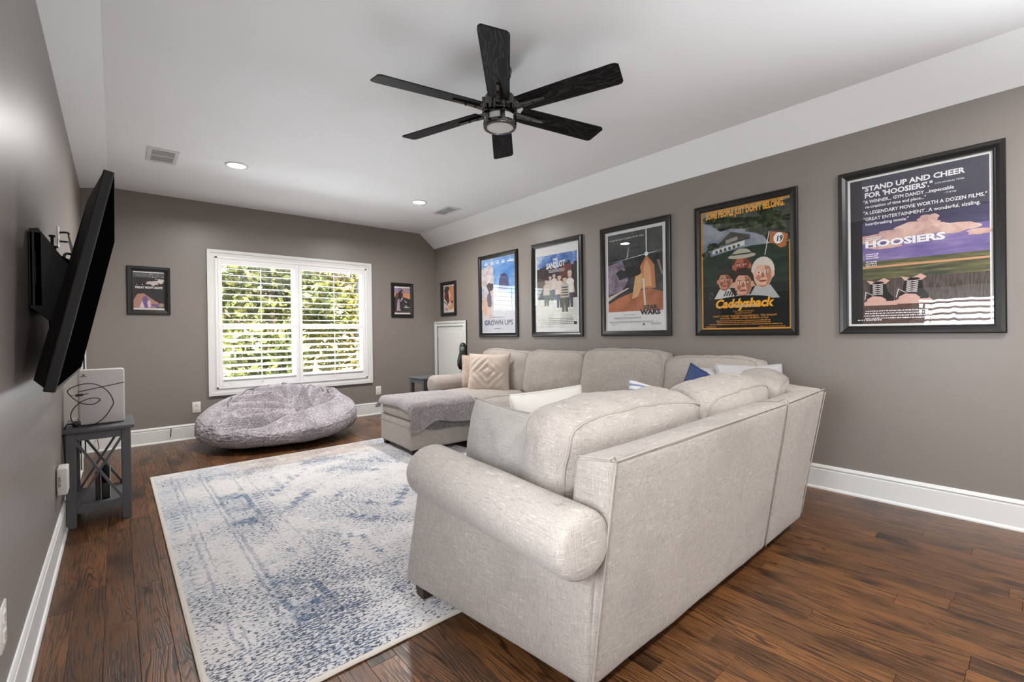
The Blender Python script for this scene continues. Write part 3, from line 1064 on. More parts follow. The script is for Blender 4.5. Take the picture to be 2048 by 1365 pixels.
# near section, back towards the camera
sA = thing('sofa_section', 'beige linen sofa section with rolled arm, its slanted back nearest the viewer', 'sofa', (0, 0, 0))
g = grid_hexa([(1.075, .895, zb), (2.432, .903, zb), (2.432, 1.06, zb), (1.075, 1.06, zb), (1.075, .795, .788), (2.458, .797, .803), (2.458, .955, .79), (1.085, .955, .77)], 16, 0.022, 1.0)
g.build('sofa_back', M['sofa'], sA, smooth=True)
b = MB()
for pts in ([(1.077, .893, zb+.01), (1.076, .845, .42), (1.077, .796, .775), (1.10, .795, .787), (1.7, .795, .795), (2.42, .797, .801)], [(1.082, .815, .789), (1.084, .94, .774)], [(2.437, .90, zb+.01), (2.452, .85, .42), (2.462, .799, .79), (2.462, .85, .803), (2.462, .94, .795)]):
    b.tube(smooth_path(pts, 8), 0.0032, 6)
b.build('piping', M['pipe'], sA, smooth=True)
roll_arm(sA, (1.068, 1.80, .548), (.990, .842, .556), 0, .548, .121,
         [(1.068, .905, zb), (1.26, .915, zb), (1.205, 1.835, zb), (0.958, 1.855, zb), (1.040, .862, .54), (1.20, .90, .54), (1.19, 1.785, .54), (0.992, 1.785, .54)], 2.0)
b = MB(); b.rbox((1.20, .98, zb), (2.44, 1.80, .27), 0.02); b.build('seat_base', M['sofa'], sA, smooth=True, angle=40)
for k in range(1):
    r = bpy.data.objects.new('seat_cushion', None); C.objects.link(r); r.parent = sA
    r.location = (1.825, 1.84, .265); r.rotation_euler = (PI/2, 0, 0)
    # lying cushion: local y becomes height
    r.rotation_euler = (0, 0, 0)
    r.location = (1.825, 1.43, .375)
    q = box_cushion(r, 1.20, .80, .20, 'seat_cushion_body', seed=4.0, bulge=0.02, N=18, pipe=False)
    q.location = (0, 0, -.10)
foot(sA, 1.02, 1.775); foot(sA, 2.36, 1.76); foot(sA, 1.15, 1.0); foot(sA, 2.36, 1.0)

# corner section: short straight back, then chamfered round the corner
sB = thing('sofa_section', 'beige linen corner sofa section next to the slanted-back section, near the right wall', 'sofa', (0, 0, 0))
g = grid_hexa([(2.440, .903, zb), (2.975, .910, zb), (2.975, 1.08, zb), (2.440, 1.06, zb), (2.468, .798, .803), (3.045, .797, .818), (2.985, .955, .80), (2.468, .955, .79)], 10, 0.022, 3.0)
g.build('sofa_back', M['sofa'], sB, smooth=True)
g = grid_hexa([(2.975, .912, zb), (3.70, 1.62, zb), (3.58, 1.74, zb), (2.90, 1.07, zb), (3.040, .800, .818), (3.815, 1.575, .80), (3.70, 1.66, .79), (2.975, .96, .80)], 10, 0.022, 4.0)
g.build('corner_back', M['sofa'], sB, smooth=True)
b = MB()
b.prism([(2.46, 1.0), (2.95, 1.0), (3.62, 1.66), (3.62, 1.84), (2.46, 1.80)], 'z', zb, .46, r=0.02)
b.build('seat_base', M['sofa'], sB, smooth=True, angle=40)
b = MB()
b.tube(smooth_path([(2.48, .798, .803), (2.76, .797, .812), (3.03, .799, .817)], 8), 0.0032, 6)
b.tube(smooth_path([(2.985, .909, zb+.02), (3.01, .858, .42), (3.047, .799, .80)], 8), 0.0032, 6)
b.build('piping', M['pipe'], sB, smooth=True)
foot(sB, 2.52, 1.75); foot(sB, 2.9, 1.05); foot(sB, 3.50, 1.75)

# long section against the right wall with far rolled arm
sC = thing('sofa_section', 'long beige linen sofa section along the right wall under the posters', 'sofa', (0, 0, 0))
g = grid_hexa([(3.56, 1.75, zb), (3.70, 1.64, zb), (3.70, 4.86, zb), (3.56, 4.86, zb), (3.66, 1.72, .80), (3.815, 1.60, .81), (3.815, 4.86, .81), (3.66, 4.86, .80)], 16, 0.022, 5.0)
g.build('sofa_back', M['sofa'], sC, smooth=True)
roll_arm(sC, (2.865, 4.76, .545), (3.68, 4.76, .545), 0, .545, .120,
         [(2.83, 4.65, zb), (3.60, 4.65, zb), (3.60, 4.86, zb), (2.83, 4.87, zb), (2.86, 4.66, .54), (3.60, 4.66, .54), (3.60, 4.86, .54), (2.86, 4.86, .54)], 6.0)
b = MB(); b.rbox((2.87, 1.82, zb), (3.60, 4.66, .27), 0.02); b.build('seat_base', M['sofa'], sC, smooth=True, angle=40)
for k, (ya, yb_) in enumerate(((3.72, 4.64), (2.78, 3.71), (1.84, 2.77))):
    r = bpy.data.objects.new('seat_cushion', None); C.objects.link(r); r.parent = sC
    r.location = (3.20, (ya+yb_)/2, .375)
    q = box_cushion(r, .80, yb_-ya-.006, .215, 'seat_cushion_body', seed=7.0+k, bulge=0.015, N=20, pipe=False)
    q.location = (0, 0, -.10)
for y in (1.95, 3.2, 4.78):
    foot(sC, 2.93, y)
    foot(sC, 3.6, y)

# ---- loose back cushions (lie against the sofa: things of their own)
def back_cushion(label, loc, rotz, w, h, d, lean, seed, crush=0.0, m=None, bulge=0.05, wr=0.010):
    t = thing('back_cushion', label, 'cushion', loc, rotz, 'back cushions of the sectional sofa')
    o = bpy.data.objects.new('cushion_case', None)
    r = t
    before = set(bpy.data.objects)
    box_cushion(r, w, d, h, 'cushion_body', m, seed, bulge, wr, crush)
    for q in set(bpy.data.objects)-before:
        q.rotation_euler = (lean, 0, 0)
    bpy.data.objects.remove(o)
    return t
LW = math.radians(-12)
# along the right wall, front faces the room (-x): local -y -> -x  => rotz -90
RZ = -PI/2
back_cushion('beige back cushion at the far arm of the sofa, partly behind the textured pillow', (3.535, 4.20, .475), RZ, .86, .47, .20, LW, 11.0, 0.02)
back_cushion('beige back cushion under the poster with boys, second from the far arm', (3.515, 3.365, .475), RZ, .83, .475, .21, LW, 12.3, 0.01)
back_cushion('widest plain beige back cushion, centred on the right-wall sofa', (3.505, 2.515, .475), RZ, .86, .50, .21, LW, 13.7, 0.0)
back_cushion('beige back cushion behind the navy pillow at the sofa corner', (3.53, 1.71, .475), RZ, .76, .46, .20, LW, 14.9, 0.01)
# along the near run, front faces +y => rotz 180
back_cushion('large beige cushion with bulky seamed end, standing beside the near rolled arm', (1.63, 1.215, .49), PI, .92, .385, .21, math.radians(-8), 15.2, 0.025, None, 0.05, 0.014)
back_cushion('beige cushion in the middle of the near sofa back, between the other two', (2.43, 1.175, .485), PI, .70, .405, .21, math.radians(-11), 16.4, 0.02, None, 0.055, 0.012)
back_cushion('beige cushion with dark piped seam at the far corner end of the near sofa back', (3.14, 1.24, .48), PI+math.radians(14), .66, .385, .23, math.radians(-11), 17.6, 0.01, None, 0.05, 0.010)

# ---- throw pillows
M['pillow_knit'] = mat_plain('cream_knit', (190, 175, 163), 0.95, var=0.12, nscale=90, bump=0.5)
M['pillow_tan'] = mat_fur('tan_plush', (206, 186, 170), (150, 124, 108), (184, 160, 144))
M['pillow_navy'] = mat_plain('navy_velvet', (44, 62, 104), 0.7, var=0.25, nscale=8)
M['pillow_white'] = mat_plain('white_cotton', (226, 222, 214), 0.9, var=0.04, nscale=20)
M['pillow_lgrey'] = mat_fabric('light_grey_cloth', (204, 202, 202), (160, 158, 158))
def stripes():
    g = G('striped_cotton')
    z = g.sep(g.tc())[2]
    s = g.step(g.math('SINE', g.math('MULTIPLY', z, 150.0)), 0.25, 0.4)
    col = g.mix(s, lin(232, 230, 228), lin(132, 150, 186))
    g.bsdf(col, 0.9)
    return g.m
M['pillow_stripe'] = stripes()
def throw_pillow(label, loc, rotz, w, h, t_, m, lean=0.0, roll=0.0, seed=0.0, **kw):
    t = thing('throw_pillow', label, 'pillow', loc, rotz, 'throw pillows on the sofa')
    before = set(bpy.data.objects)
    pillow(t, w, h, t_, m, seed, **kw)
    for q in set(bpy.data.objects)-before:
        q.rotation_euler = (lean, roll, 0)
    return t
throw_pillow('cream knitted pillow with diamond ridges at the far end of the sofa', (3.20, 4.12, .478), math.radians(-52), .50, .46, .17, M['pillow_knit'], math.radians(-14), 0, 21.0, diamond=True)
throw_pillow('plush tan pillow leaning in the far arm corner behind the knitted pillow', (3.34, 4.50, .478), math.radians(-50), .44, .42, .16, M['pillow_tan'], math.radians(-12), 0, 22.0)
throw_pillow('navy blue pillow with pointed corner at the sofa corner', (3.22, 1.72, .47), math.radians(-78), .34, .42, .16, M['pillow_navy'], math.radians(-14), math.radians(22), 23.0, concave=0.10)
throw_pillow('light grey pillow leaning between the navy pillow and the wall cushions', (3.30, 1.52, .52), math.radians(-70), .44, .38, .14, M['pillow_lgrey'], math.radians(-20), 0, 24.0)
throw_pillow('pale grey-white pillow in the very corner of the sofa', (3.38, 1.30, .54), math.radians(-50), .46, .40, .15, M['pillow_lgrey'], math.radians(-24), 0, 25.0)
throw_pillow('white pillow with blue stripes, only its corner showing above the near cushions', (2.90, 1.84, .478), math.radians(-60), .42, .30, .14, M['pillow_stripe'], math.radians(-20), math.radians(12), 26.0, concave=0.10)
throw_pillow('grey linen pillow leaning on the near rolled arm against the big cushion', (1.27, 1.62, .485), math.radians(-90-12), .58, .352, .15, M['pillow_grey'], math.radians(-10), 0, 27.0, concave=0.05)
throw_pillow('smooth white pillow with fringed top lying behind the grey linen pillow', (1.92, 1.85, .48), math.radians(2), .62, .345, .15, M['pillow_white'], math.radians(-8), 0, 28.0, concave=0.03)
# tufted fringe on the white pillow
wp = bpy.data.objects.get('throw_pillow.007')
b = MB()
for i in range(60):
    x = -0.25+0.5*i/59
    z = 0.325+0.004*math.sin(i*1.7)
    b.tube([(x, 0.0+0.02*math.sin(i*2.3), z), (x+0.006*math.sin(i), 0.02+0.02*math.sin(i*2.3), z+0.012), (x+0.010*math.cos(i), 0.045, z+0.006)], 0.004, 4)
tag(b.build('fringe', M['pillow_knit'], wp, smooth=True, rot=(math.radians(-8), 0, 0)), 'cream looped fringe', kind='stuff')

# ---- ottoman with a folded throw
ot = thing('ottoman', 'square beige linen ottoman in front of the sofa, draped with a throw', 'ottoman', (2.46, 4.215, 0), math.radians(-3))
g = grid_hexa([(-.36, -.36, .055), (.36, -.36, .055), (.36, .36, .055), (-.36, .36, .055), (-.36, -.36, .325), (.36, -.36, .325), (.36, .36, .325), (-.36, .36, .325)], 12, 0.022, 31.0, 0.003)
g.build('ottoman_base', M['sofa'], ot, smooth=True)
r = bpy.data.objects.new('top_cushion', None); C.objects.link(r); r.parent = ot
b = grid_hexa([(-.355, -.355, .318), (.355, -.355, .318), (.355, .355, .318), (-.355, .355, .318), (-.355, -.355, .475), (.355, -.355, .475), (.355, .355, .475), (-.355, .355, .475)], 12, 0.045, 32.0, 0.006)
bpy.data.objects.remove(r)
b.build('top_cushion', M['sofa'], ot, smooth=True)
b = MB()
for z, h in ((.272, .361), (.325, .352)):
    pts = []
    for i in range(4):
        a = [(-h, -h), (h, -h), (h, h), (-h, h)][i]; c = [(h, -h), (h, h), (-h, h), (-h, -h)][i]
        pts += [(a[0]+(c[0]-a[0])*k/8, a[1]+(c[1]-a[1])*k/8, z) for k in range(8)]
    b.tube(pts, 0.004, 5, closed=True)
b.build('piping', M['pipe'], ot, smooth=True)
for x in (-.31, .31):
    for y in (-.31, .31):
        foot(ot, x, y, 0.03, 0.06)
def drape(name, parent, path, us, m, seed, thick, wave, name_kw=None, n=70, nu=46):
    """sheet: path = list of (y,z) across; us = (u0,u1) along local x; hangs over the -x edge too"""
    P = smooth_path([(0, y, z) for y, z in path], 10)
    v, f = [], []
    L = len(P)
    for i in range(nu+1):
        u = us[0]+(us[1]-us[0])*i/nu
        for j, p in enumerate(P):
            t = j/(L-1)
            y, z = p.y, p.z
            x = u
            o = max(0.0, min(1.0, (-.335-u)/.085))          # rolls over the front (-x) edge
            if o > 0:
                x = -.335-.048*math.sin(o*PI/2)
                z -= (.085*(1-math.cos(o*PI/2)))*min(1.0, max(0.0, (z-.36)/.12))
            hang = max(0.0, (t-0.60)/0.40)       # near hanging end
            y -= wave*hang*(0.5+0.5*math.sin(u*19+seed))*1.0
            z += wave*0.9*hang*math.sin(u*13+seed*2)+wave*1.0*hang*hang*math.sin(u*6.2+seed)
            q = (x, y, z)
            k = fbm(q, 6, seed, 3)
            v.append((x+0.004*k, y+0.006*k*hang, z+0.010*k))
    n_ = L
    for i in range(nu):
        for j in range(L-1):
            f.append((i*n_+j, (i+1)*n_+j, (i+1)*n_+j+1, i*n_+j+1))
    o = mesh_obj(name, v, f, m, parent, True)
    md = o.modifiers.new('thickness', 'SOLIDIFY'); md.thickness = thick; md.offset = 1.0
    sd = o.modifiers.new('round', 'SUBSURF'); sd.levels = 1; sd.render_levels = 1
    return o
bl = thing('throw_blanket', 'soft grey plush throw blanket folded over the ottoman, hanging down one side', 'blanket', (2.46, 4.215, 0), math.radians(-3))
drape('upper_layer', bl, [(.372, .455), (.375, .485), (.33, .512), (.1, .525), (-.18, .522), (-.33, .512), (-.385, .475), (-.398, .42), (-.412, .35), (-.418, .285)], (-.42, .34), M['throw'], 1.3, 0.034, 0.028)
drape('lower_layer', bl, [(-.10, .486), (-.25, .490), (-.340, .486), (-.372, .44), (-.384, .35), (-.390, .235)], (-.34, .34), M['throw_dark'], 2.9, 0.016, 0.008)

# ---- bean bag
bb = thing('bean_bag', 'huge grey faux fur bean bag with a wrinkled hollow, under the window', 'bean bag', (1.42, 5.585, 0))
NU, NV = 260, 150
v, f = [], []
CREASES = [([(-.60, -.34), (-.38, -.40), (-.08, -.34), (.16, -.20), (.34, -.06), (.50, .0)], .060, .060),
           ([(.12, -.10), (-.16, -.20), (-.46, -.22)], .034, .036), ([(.14, -.04), (-.14, -.06), (-.54, -.06)], .034, .036),
           ([(.14, .02), (-.08, .10), (-.46, .14)], .034, .036), ([(.16, .06), (.02, .20), (-.22, .34)], .034, .036),
           ([(.20, .08), (.14, .26), (.04, .44)], .034, .036), ([(.26, .06), (.30, .22), (.34, .40)], .034, .032),
           ([(.32, .02), (.46, .12), (.58, .18)], .032, .030)]
def seg_d(p, a, c):
    a, c = Vector(a), Vector(c)
    t = max(0.0, min(1.0, (p-a).dot(c-a)/max(1e-9, (c-a).length_squared)))
    return (p-a-(c-a)*t).length
def bag_top(x, y, rx, ry):
    h = .455+.20*(y/ry)+.035*(x/rx)-.05*math.exp(-((x+.35)**2+(y+.45)**2)/.08)
    p = Vector((x+.03*nz((x, y, 0), 5, 3.0), y+.03*nz((x, y, 1), 5, 7.0)))
    q = p-Vector((.13, -.08))
    h -= .150*math.exp(-((q.x/.46)**2+(q.y/.24)**2))
    for pts, w, dp in CREASES:
        d = min(seg_d(p, pts[k], pts[k+1]) for k in range(len(pts)-1))
        h -= 1.9*dp*math.exp(-(d/w)**2)-1.9*dp*.55*math.exp(-((d-2.1*w)/w)**2)
    return h
for j in range(NV+1):
    ph = -PI/2+PI*j/NV
    for i in range(NU):
        th = 2*PI*i/NU
        cz, sz = math.cos(ph), math.sin(ph)
        rx, ry = 0.815, 0.66
        ce = math.copysign(abs(cz)**0.80, cz)
        x = rx*ce*math.cos(th)
        y = ry*ce*math.sin(th)
        g_ = abs(sz)**0.72
        if sz >= 0:
            zq = .215+.05*(y/ry)+.03*(x/rx)
            z = zq+(bag_top(x, y, rx, ry)-zq)*g_**.8
        else:
            zq = .215+.05*(y/ry)+.03*(x/rx)
            z = zq-(zq-.005)*g_
        z = max(z, 0.004+0.010*abs(nz((x, y, 0), 3.0)))
        k = fbm((x, y, z), 2.2, 9.0, 2)
        q = Vector((x, y, (z-0.25)*1.4)).normalized()
        fz = 0.010*nz((x*1.2, y*1.2, z*2.6), 26, 2.0)+0.006*nz((x, y, z), 55, 6.0)
        s = 0.026*k*(1.0 if sz < .3 else .3)+fz*(1.0 if sz < .3 else .45)
        px, py, pz = x+q.x*s, y+q.y*s, z+q.z*s
        v.append((px, py, max(pz, 0.004)))
for j in range(NV):
    for i in range(NU):
        f.append((j*NU+i, j*NU+(i+1) % NU, (j+1)*NU+(i+1) % NU, (j+1)*NU+i))
mesh_obj('bag_body', v, f, M['fur'], bb, True)
# zip seam running round the back shoulder, following the surface
jr = int(NV*0.80)
b = MB(); b.tube([Vector(v[jr*NU+i])+Vector((0, 0, .003)) for i in range(int(NU*.03), int(NU*.50), 2)], .007, 6)
b.build('seam', M['throw_dark'], bb, smooth=True)
# ================================================================ FRAMED PICTURES
_pm = {}
def ink(rgb, name=None):
    k = (tuple(rgb))
    if k not in _pm:
        g = G('poster_ink_%02x%02x%02x' % k)
        n = g.noise(g.tc(), 26, 4, 0.65)
        c = lin(*k)
        g.bsdf(g.mix(n, tuple(x*0.86 for x in c[:3])+(1,), tuple(min(1, x*1.10) for x in c[:3])+(1,)), 0.6, 0, None, 0.3)
        _pm[k] = g.m
    return _pm[k]
def ink_noise(name, stops, scale=6.0, sc=(1, 1, 1), detail=4):
    if name not in _pm:
        g = G(name)
        n = g.noise(g.scale(g.tc(), sc), scale, detail, 0.6, 0.4)
        g.bsdf(g.ramp(n, [(p, lin(*c)) for p, c in stops]), 0.6, 0, None, 0.3)
        _pm[name] = g.m
    return _pm[name]
class Art:
    """flat printed shapes on a sheet of w x h; x right, z up from the sheet's lower left; printed in layers"""
    def __init__(self, w, h):
        self.w, self.h, self.b, self.l = w, h, MB(), 0
        self.t = self.b
    def _y(self):
        self.l += 1
        return -0.0006-0.00004*self.l
    def poly(self, pts, m):
        y = self._y()
        self.b._add([(x-self.w/2, y, z) for x, z in pts], [tuple(range(len(pts)))], m)
    def rect(self, x0, z0, x1, z1, m):
        self.poly([(x0, z0), (x1, z0), (x1, z1), (x0, z1)], m)
    def ell(self, cx, cz, rx, rz, m, a0=0, a1=360, n=22, rot=0.0):
        p = []
        for i in range(n+1 if a1-a0 < 360 else n):
            a = math.radians(a0+(a1-a0)*i/n)
            x, z = rx*math.cos(a), rz*math.sin(a)
            p.append((cx+x*math.cos(rot)-z*math.sin(rot), cz+x*math.sin(rot)+z*math.cos(rot)))
        self.poly(p, m)
    def blob(self, cx, cz, rx, rz, m, seed=0, n=26, amp=0.35):
        p = []
        for i in range(n):
            a = 2*PI*i/n
            k = 1+amp*mnoise.noise(Vector((math.cos(a)*1.7+seed, math.sin(a)*1.7, seed*0.7)))+amp*0.5*mnoise.noise(Vector((math.cos(a)*5+seed, math.sin(a)*5, seed)))
            p.append((cx+rx*k*math.cos(a), cz+rz*k*math.sin(a)))
        self.poly(p, m)
    def text(self, s, x, z, size, m, sx=1.0, shear=0.0, bold=0.0, align='LEFT', spacing=1.0, rot=0.0, width=None):
        v, f = text_mesh(s, size, shear, bold, align, spacing)
        if not v:
            return
        if width:
            xs = [q[0] for q in v]
            sx = width/(max(xs)-min(xs))
        y = self._y()
        c, s_ = math.cos(rot), math.sin(rot)
        self.t._add([(x-self.w/2+(q[0]*sx)*c-q[1]*s_, y, z+(q[0]*sx)*s_+q[1]*c) for q in v], f, m)
    def lines(self, x0, x1, z, n, dz, size, m, seed=1, align='c'):
        """credit block set too small to read: rows of tiny strokes"""
        r = random.Random(seed)
        yy = self._y()
        for k in range(n):
            a, b_ = x0+r.uniform(0, 0.06)*(x1-x0), x1-r.uniform(0, 0.06)*(x1-x0)
            x = a
            while x < b_:
                w = r.uniform(0.4, 1.6)*size
                self.t._add([(x-self.w/2, yy, z-k*dz), (min(x+w, b_)-self.w/2, yy, z-k*dz), (min(x+w, b_)-self.w/2, yy, z-k*dz+size*r.uniform(0.7, 1)), (x-self.w/2, yy, z-k*dz+size*r.uniform(0.7, 1))], [(0, 1, 2, 3)], m)
                x += w+size*r.uniform(0.15, 0.6)
def framed(name, label, side, along, z0, W, H, fw, art, glass='glass', group='framed posters', depth=0.030, tilt=0.0, bevelm=None):
    """frame outer W x H, bottom at z0; art drawn on the inner sheet"""
    pos = {'right': (XR, along, z0), 'back': (along, YB, z0), 'left': (XL, along, z0)}[side]
    t = thing(name, label, 'picture', pos, WALLROT[side], group)
    b = MB()
    prof = [(0.0, 0.0), (0.0, depth*0.75), (fw*0.12, depth), (fw*0.45, depth*0.93), (fw*0.80, depth*0.55), (fw*0.86, depth*0.60), (fw, depth*0.50), (fw, 0.0)]
    corners = [(-W/2, 0), (W/2, 0), (W/2, H), (-W/2, H)]
    inn = [(1, 1), (-1, 1), (-1, -1), (1, -1)]
    n = len(prof)
    v = []
    for (cx, cz), (ix, iz) in zip(corners, inn):
        v += [(cx+ix*p, -d, cz+iz*p) for p, d in prof]
    f = []
    for k in range(4):
        a, c = k*n, ((k+1) % 4)*n
        f += [(a+i, a+i+1, c+i+1, c+i) for i in range(n-1)]
    b._add(v, f)
    o = b.build('frame', bevelm or M['black_frame'], t)
    bm = bmesh.new(); bm.from_mesh(o.data); bmesh.ops.recalc_face_normals(bm, faces=bm.faces); bm.to_mesh(o.data); bm.free()
    w, h = W-2*fw, H-2*fw
    yb = -depth*0.10
    p = art.b.build('poster_print', None, t, loc=(0, yb, fw))
    q = MB(); q.box((-w/2-0.002, -depth*0.47, fw-0.002), (w/2+0.002, -depth*0.47+0.0015, fw+h+0.002))
    q.build('glazing', M[glass], t)
    q = MB(); q.box((-W/2+0.004, yb+0.002, 0.004), (W/2-0.004, -0.001, H-0.004)); q.build('backing_board', M['black'], t)
    return t
WHT, BLK = ink((236, 234, 230)), ink((22, 22, 24))

# 1 -- dusk sky, field and shoes (largest lettering; nearest the viewer)
PW_, PH_, FW_ = 0.798, 1.110, 0.052
aw, ah = PW_-2*FW_, PH_-2*FW_
def serif_line(A, s, x, z, size, m, width, bold=0.0022):
    A.text(s, x, z, size, m, bold=bold, width=width)
A = Art(aw, ah)
A.rect(0, 0, aw, ah, WHT)
mg = 0.014
x0, x1, zt = mg, aw-mg, ah-mg
sky1 = ink_noise('dusk_upper_sky', [(0.3, (52, 50, 72)), (0.7, (84, 80, 112))], 3, (1, 1, 3))
sky2 = ink_noise('dusk_lower_sky', [(0.3, (96, 86, 138)), (0.55, (128, 112, 164)), (0.75, (168, 148, 178))], 4, (1, 1, 4))
cloud = ink_noise('dusk_cloud', [(0.35, (176, 140, 140)), (0.55, (214, 178, 164)), (0.7, (228, 206, 198))], 9)
field = ink_noise('dusk_field', [(0.35, (58, 66, 50)), (0.55, (98, 98, 66)), (0.7, (150, 130, 84))], 5, (1, 1, 9))
court = ink_noise('court_boards', [(0.4, (70, 52, 48)), (0.6, (104, 80, 70))], 8, (3, 1, 30))
A.rect(x0, 0.66*ah, x1, zt, ink((56, 54, 70)))
A.rect(x0, 0.47*ah, x1, 0.70*ah, sky1)
A.rect(x0, 0.40*ah, x1, 0.60*ah, sky2)
for (cx, cz, rx, rz, sd) in ((0.18, .575, .13, .030, 1), (0.34, .590, .14, .034, 2), (.52, .615, .15, .045, 3), (.64, .60, .10, .035, 4), (.78, .585, .14, .03, 5), (.30, .52, .12, .012, 6), (.92, .545, .08, .018, 7), (.6, .66, .07, .03, 8)):
    A.blob(cx*aw, cz*ah, rx*aw, rz*ah, cloud, sd)
A.rect(x0, 0.30*ah, x1, 0.43*ah, field)
A.rect(x0, 0.385*ah, x1, 0.398*ah, ink((206, 152, 110)))
A.rect(x0, mg, x1, 0.31*ah, ink_noise('dark_bleachers', [(0.4, (62, 54, 52)), (0.6, (96, 84, 78))], 7, (18, 1, 2)))
A.rect(x0, mg, x1, 0.15*ah, court)
A.rect(x0, mg, 0.115*aw, zt, ink((38, 36, 40)))
def sneaker(A, cx, cz, s, turn=0.0):
    dk, pk = ink((26, 25, 29)), ink((214, 172, 158))
    def P(*q): return [(cx+(x+turn*z)*s, cz+z*s) for x, z in q]
    A.poly(P((-.125, .0), (-.13, .03), (-.10, .06), (.13, .06), (.165, .03), (.16, .0)), pk)              # sole
    A.poly(P((-.11, .045), (-.105, .09), (-.075, .15), (-.07, .25), (.065, .25), (.085, .15), (.13, .085), (.135, .045)), dk)
    A.poly(P((-.105, .035), (-.10, .075), (-.05, .105), (.03, .095), (.07, .06), (.06, .035)), pk)           # toe cap
    A.poly(P((-.07, .24), (-.105, .285), (-.02, .262), (.05, .30), (.10, .268), (.065, .235)), pk)          # turned-out collar
    A.ell(cx+(turn*.245)*s, cz+.25*s, .050*s, .016*s, BLK)
    lc = ink((226, 216, 210))
    for k in range(6):
        z = .115+.021*k
        A.poly(P((-.05, z), (.04, z+.016), (.04, z+.021), (-.05, z+.006)), lc)
        A.poly(P((.04, z), (-.05, z+.016), (-.05, z+.021), (.04, z+.006)), lc)
    A.poly(P((-.05, .12), (-.115, .16), (-.125, .07), (-.118, .07), (-.108, .15), (-.05, .112)), lc)
sneaker(A, .235*aw, .135*ah, .60)
sneaker(A, .47*aw, .14*ah, .62, .10)
L = ink((240, 238, 240))
serif_line(A, '"STAND UP AND CHEER', .115*aw, .905*ah, .046, L, .72*aw, .0015)
serif_line(A, 'FOR \'HOOSIERS\'."', .135*aw, .860*ah, .046, L, .49*aw, .0015)
serif_line(A, '-LOS ANGELES TIMES', .64*aw, .868*ah, .014, L, .19*aw, 0)
serif_line(A, '"A WINNER... GYM DANDY ...impeccable', .125*aw, .822*ah, .030, L, .64*aw, .0006)
serif_line(A, 're-creation of time and place..."', .14*aw, .790*ah, .028, L, .44*aw, .0004)
serif_line(A, '-TIME', .70*aw, .800*ah, .014, L, .08*aw, 0)
serif_line(A, '"A LEGENDARY MOVIE WORTH A DOZEN FILMS."', .125*aw, .748*ah, .031, L, .84*aw, .0006)
serif_line(A, '"GREAT ENTERTAINMENT...A wonderful, sizzling,', .125*aw, .706*ah, .031, L, .80*aw, .0004)
serif_line(A, 'heartbreaking movie."', .14*aw, .674*ah, .028, L, .32*aw, .0004)
A.text('HOOSIERS', .135*aw, .525*ah, .060, L, bold=.0028, width=.57*aw)
A.lines(.14*aw, .26*aw, .585*ah, 2, .012, .007, L, 3)
A.lines(.14*aw, .24*aw, .475*ah, 3, .013, .008, L, 4)
A.lines(.14*aw, .23*aw, .425*ah, 3, .013, .008, L, 5)
A.lines(.11*aw, .62*aw, .095*ah, 4, .016, .008, L, 6)
A.lines(.07*aw, .26*aw, .035*ah, 1, .01, .010, L, 7)
framed('framed_poster', 'framed purple sky poster reading HOOSIERS, nearest the viewer and largest in view', 'right', 0.518, 1.122, PW_, PH_, FW_, A, 'glass_wavy')

# 2 -- dark green golf poster with orange title
A = Art(aw, ah)
OR = ink((236, 168, 58))
A.rect(0, 0, aw, ah, ink((222, 160, 66)))
A.rect(.012, .012, aw-.012, ah-.012, ink((20, 24, 22)))
gx0, gx1 = .014, aw-.014
A.rect(gx0, .58*ah, gx1, ah-.014, ink_noise('golf_sky', [(0.35, (96, 108, 122)), (0.6, (150, 156, 164))], 4))
hill = ink_noise('golf_green', [(0.35, (18, 34, 26)), (0.6, (32, 56, 40)), (0.75, (48, 76, 52))], 6, (1, 1, 3))
A.poly([(gx0, .60*ah), (.3*aw, .64*ah), (.6*aw, .665*ah), (gx1, .66*ah), (gx1, .30*ah), (gx0, .30*ah)], hill)
A.poly([(gx0, .36*ah), (gx1, .36*ah), (gx1, .20*ah), (gx0, .20*ah)], ink((22, 30, 26)))
# club house
A.poly([(.14*aw, .665*ah), (.52*aw, .715*ah), (.52*aw, .675*ah), (.14*aw, .635*ah)], ink((206, 208, 200)))
A.poly([(.17*aw, .69*ah), (.36*aw, .80*ah), (.58*aw, .755*ah), (.58*aw, .72*ah)], ink((62, 58, 54)))
A.poly([(.30*aw, .735*ah), (.44*aw, .755*ah), (.44*aw, .725*ah), (.30*aw, .705*ah)], ink((150, 146, 132)))
for k in range(6):
    A.ell((.19+.052*k)*aw, (.650+.006*k)*ah, .016*aw, .012*ah, ink((58, 60, 54)))
tree = ink_noise('golf_tree', [(0.38, (18, 26, 18)), (0.55, (48, 60, 36)), (0.72, (112, 112, 66))], 22)
for (cx, cz, rx, rz, sd) in ((.80, .82, .25, .13, 1), (.60, .89, .30, .075, 2), (.34, .885, .24, .060, 3), (.16, .93, .16, .04, 9), (.90, .93, .16, .05, 8), (.90, .70, .10, .05, 4), (.14, .70, .08, .03, 5), (.07, .63, .05, .03, 6)):
    A.blob(cx*aw, cz*ah, rx*aw, rz*ah, tree, sd, amp=.5)
A.poly([(.80*aw, .60*ah), (.812*aw, .60*ah), (.84*aw, .76*ah), (.83*aw, .76*ah)], ink((36, 30, 24)))
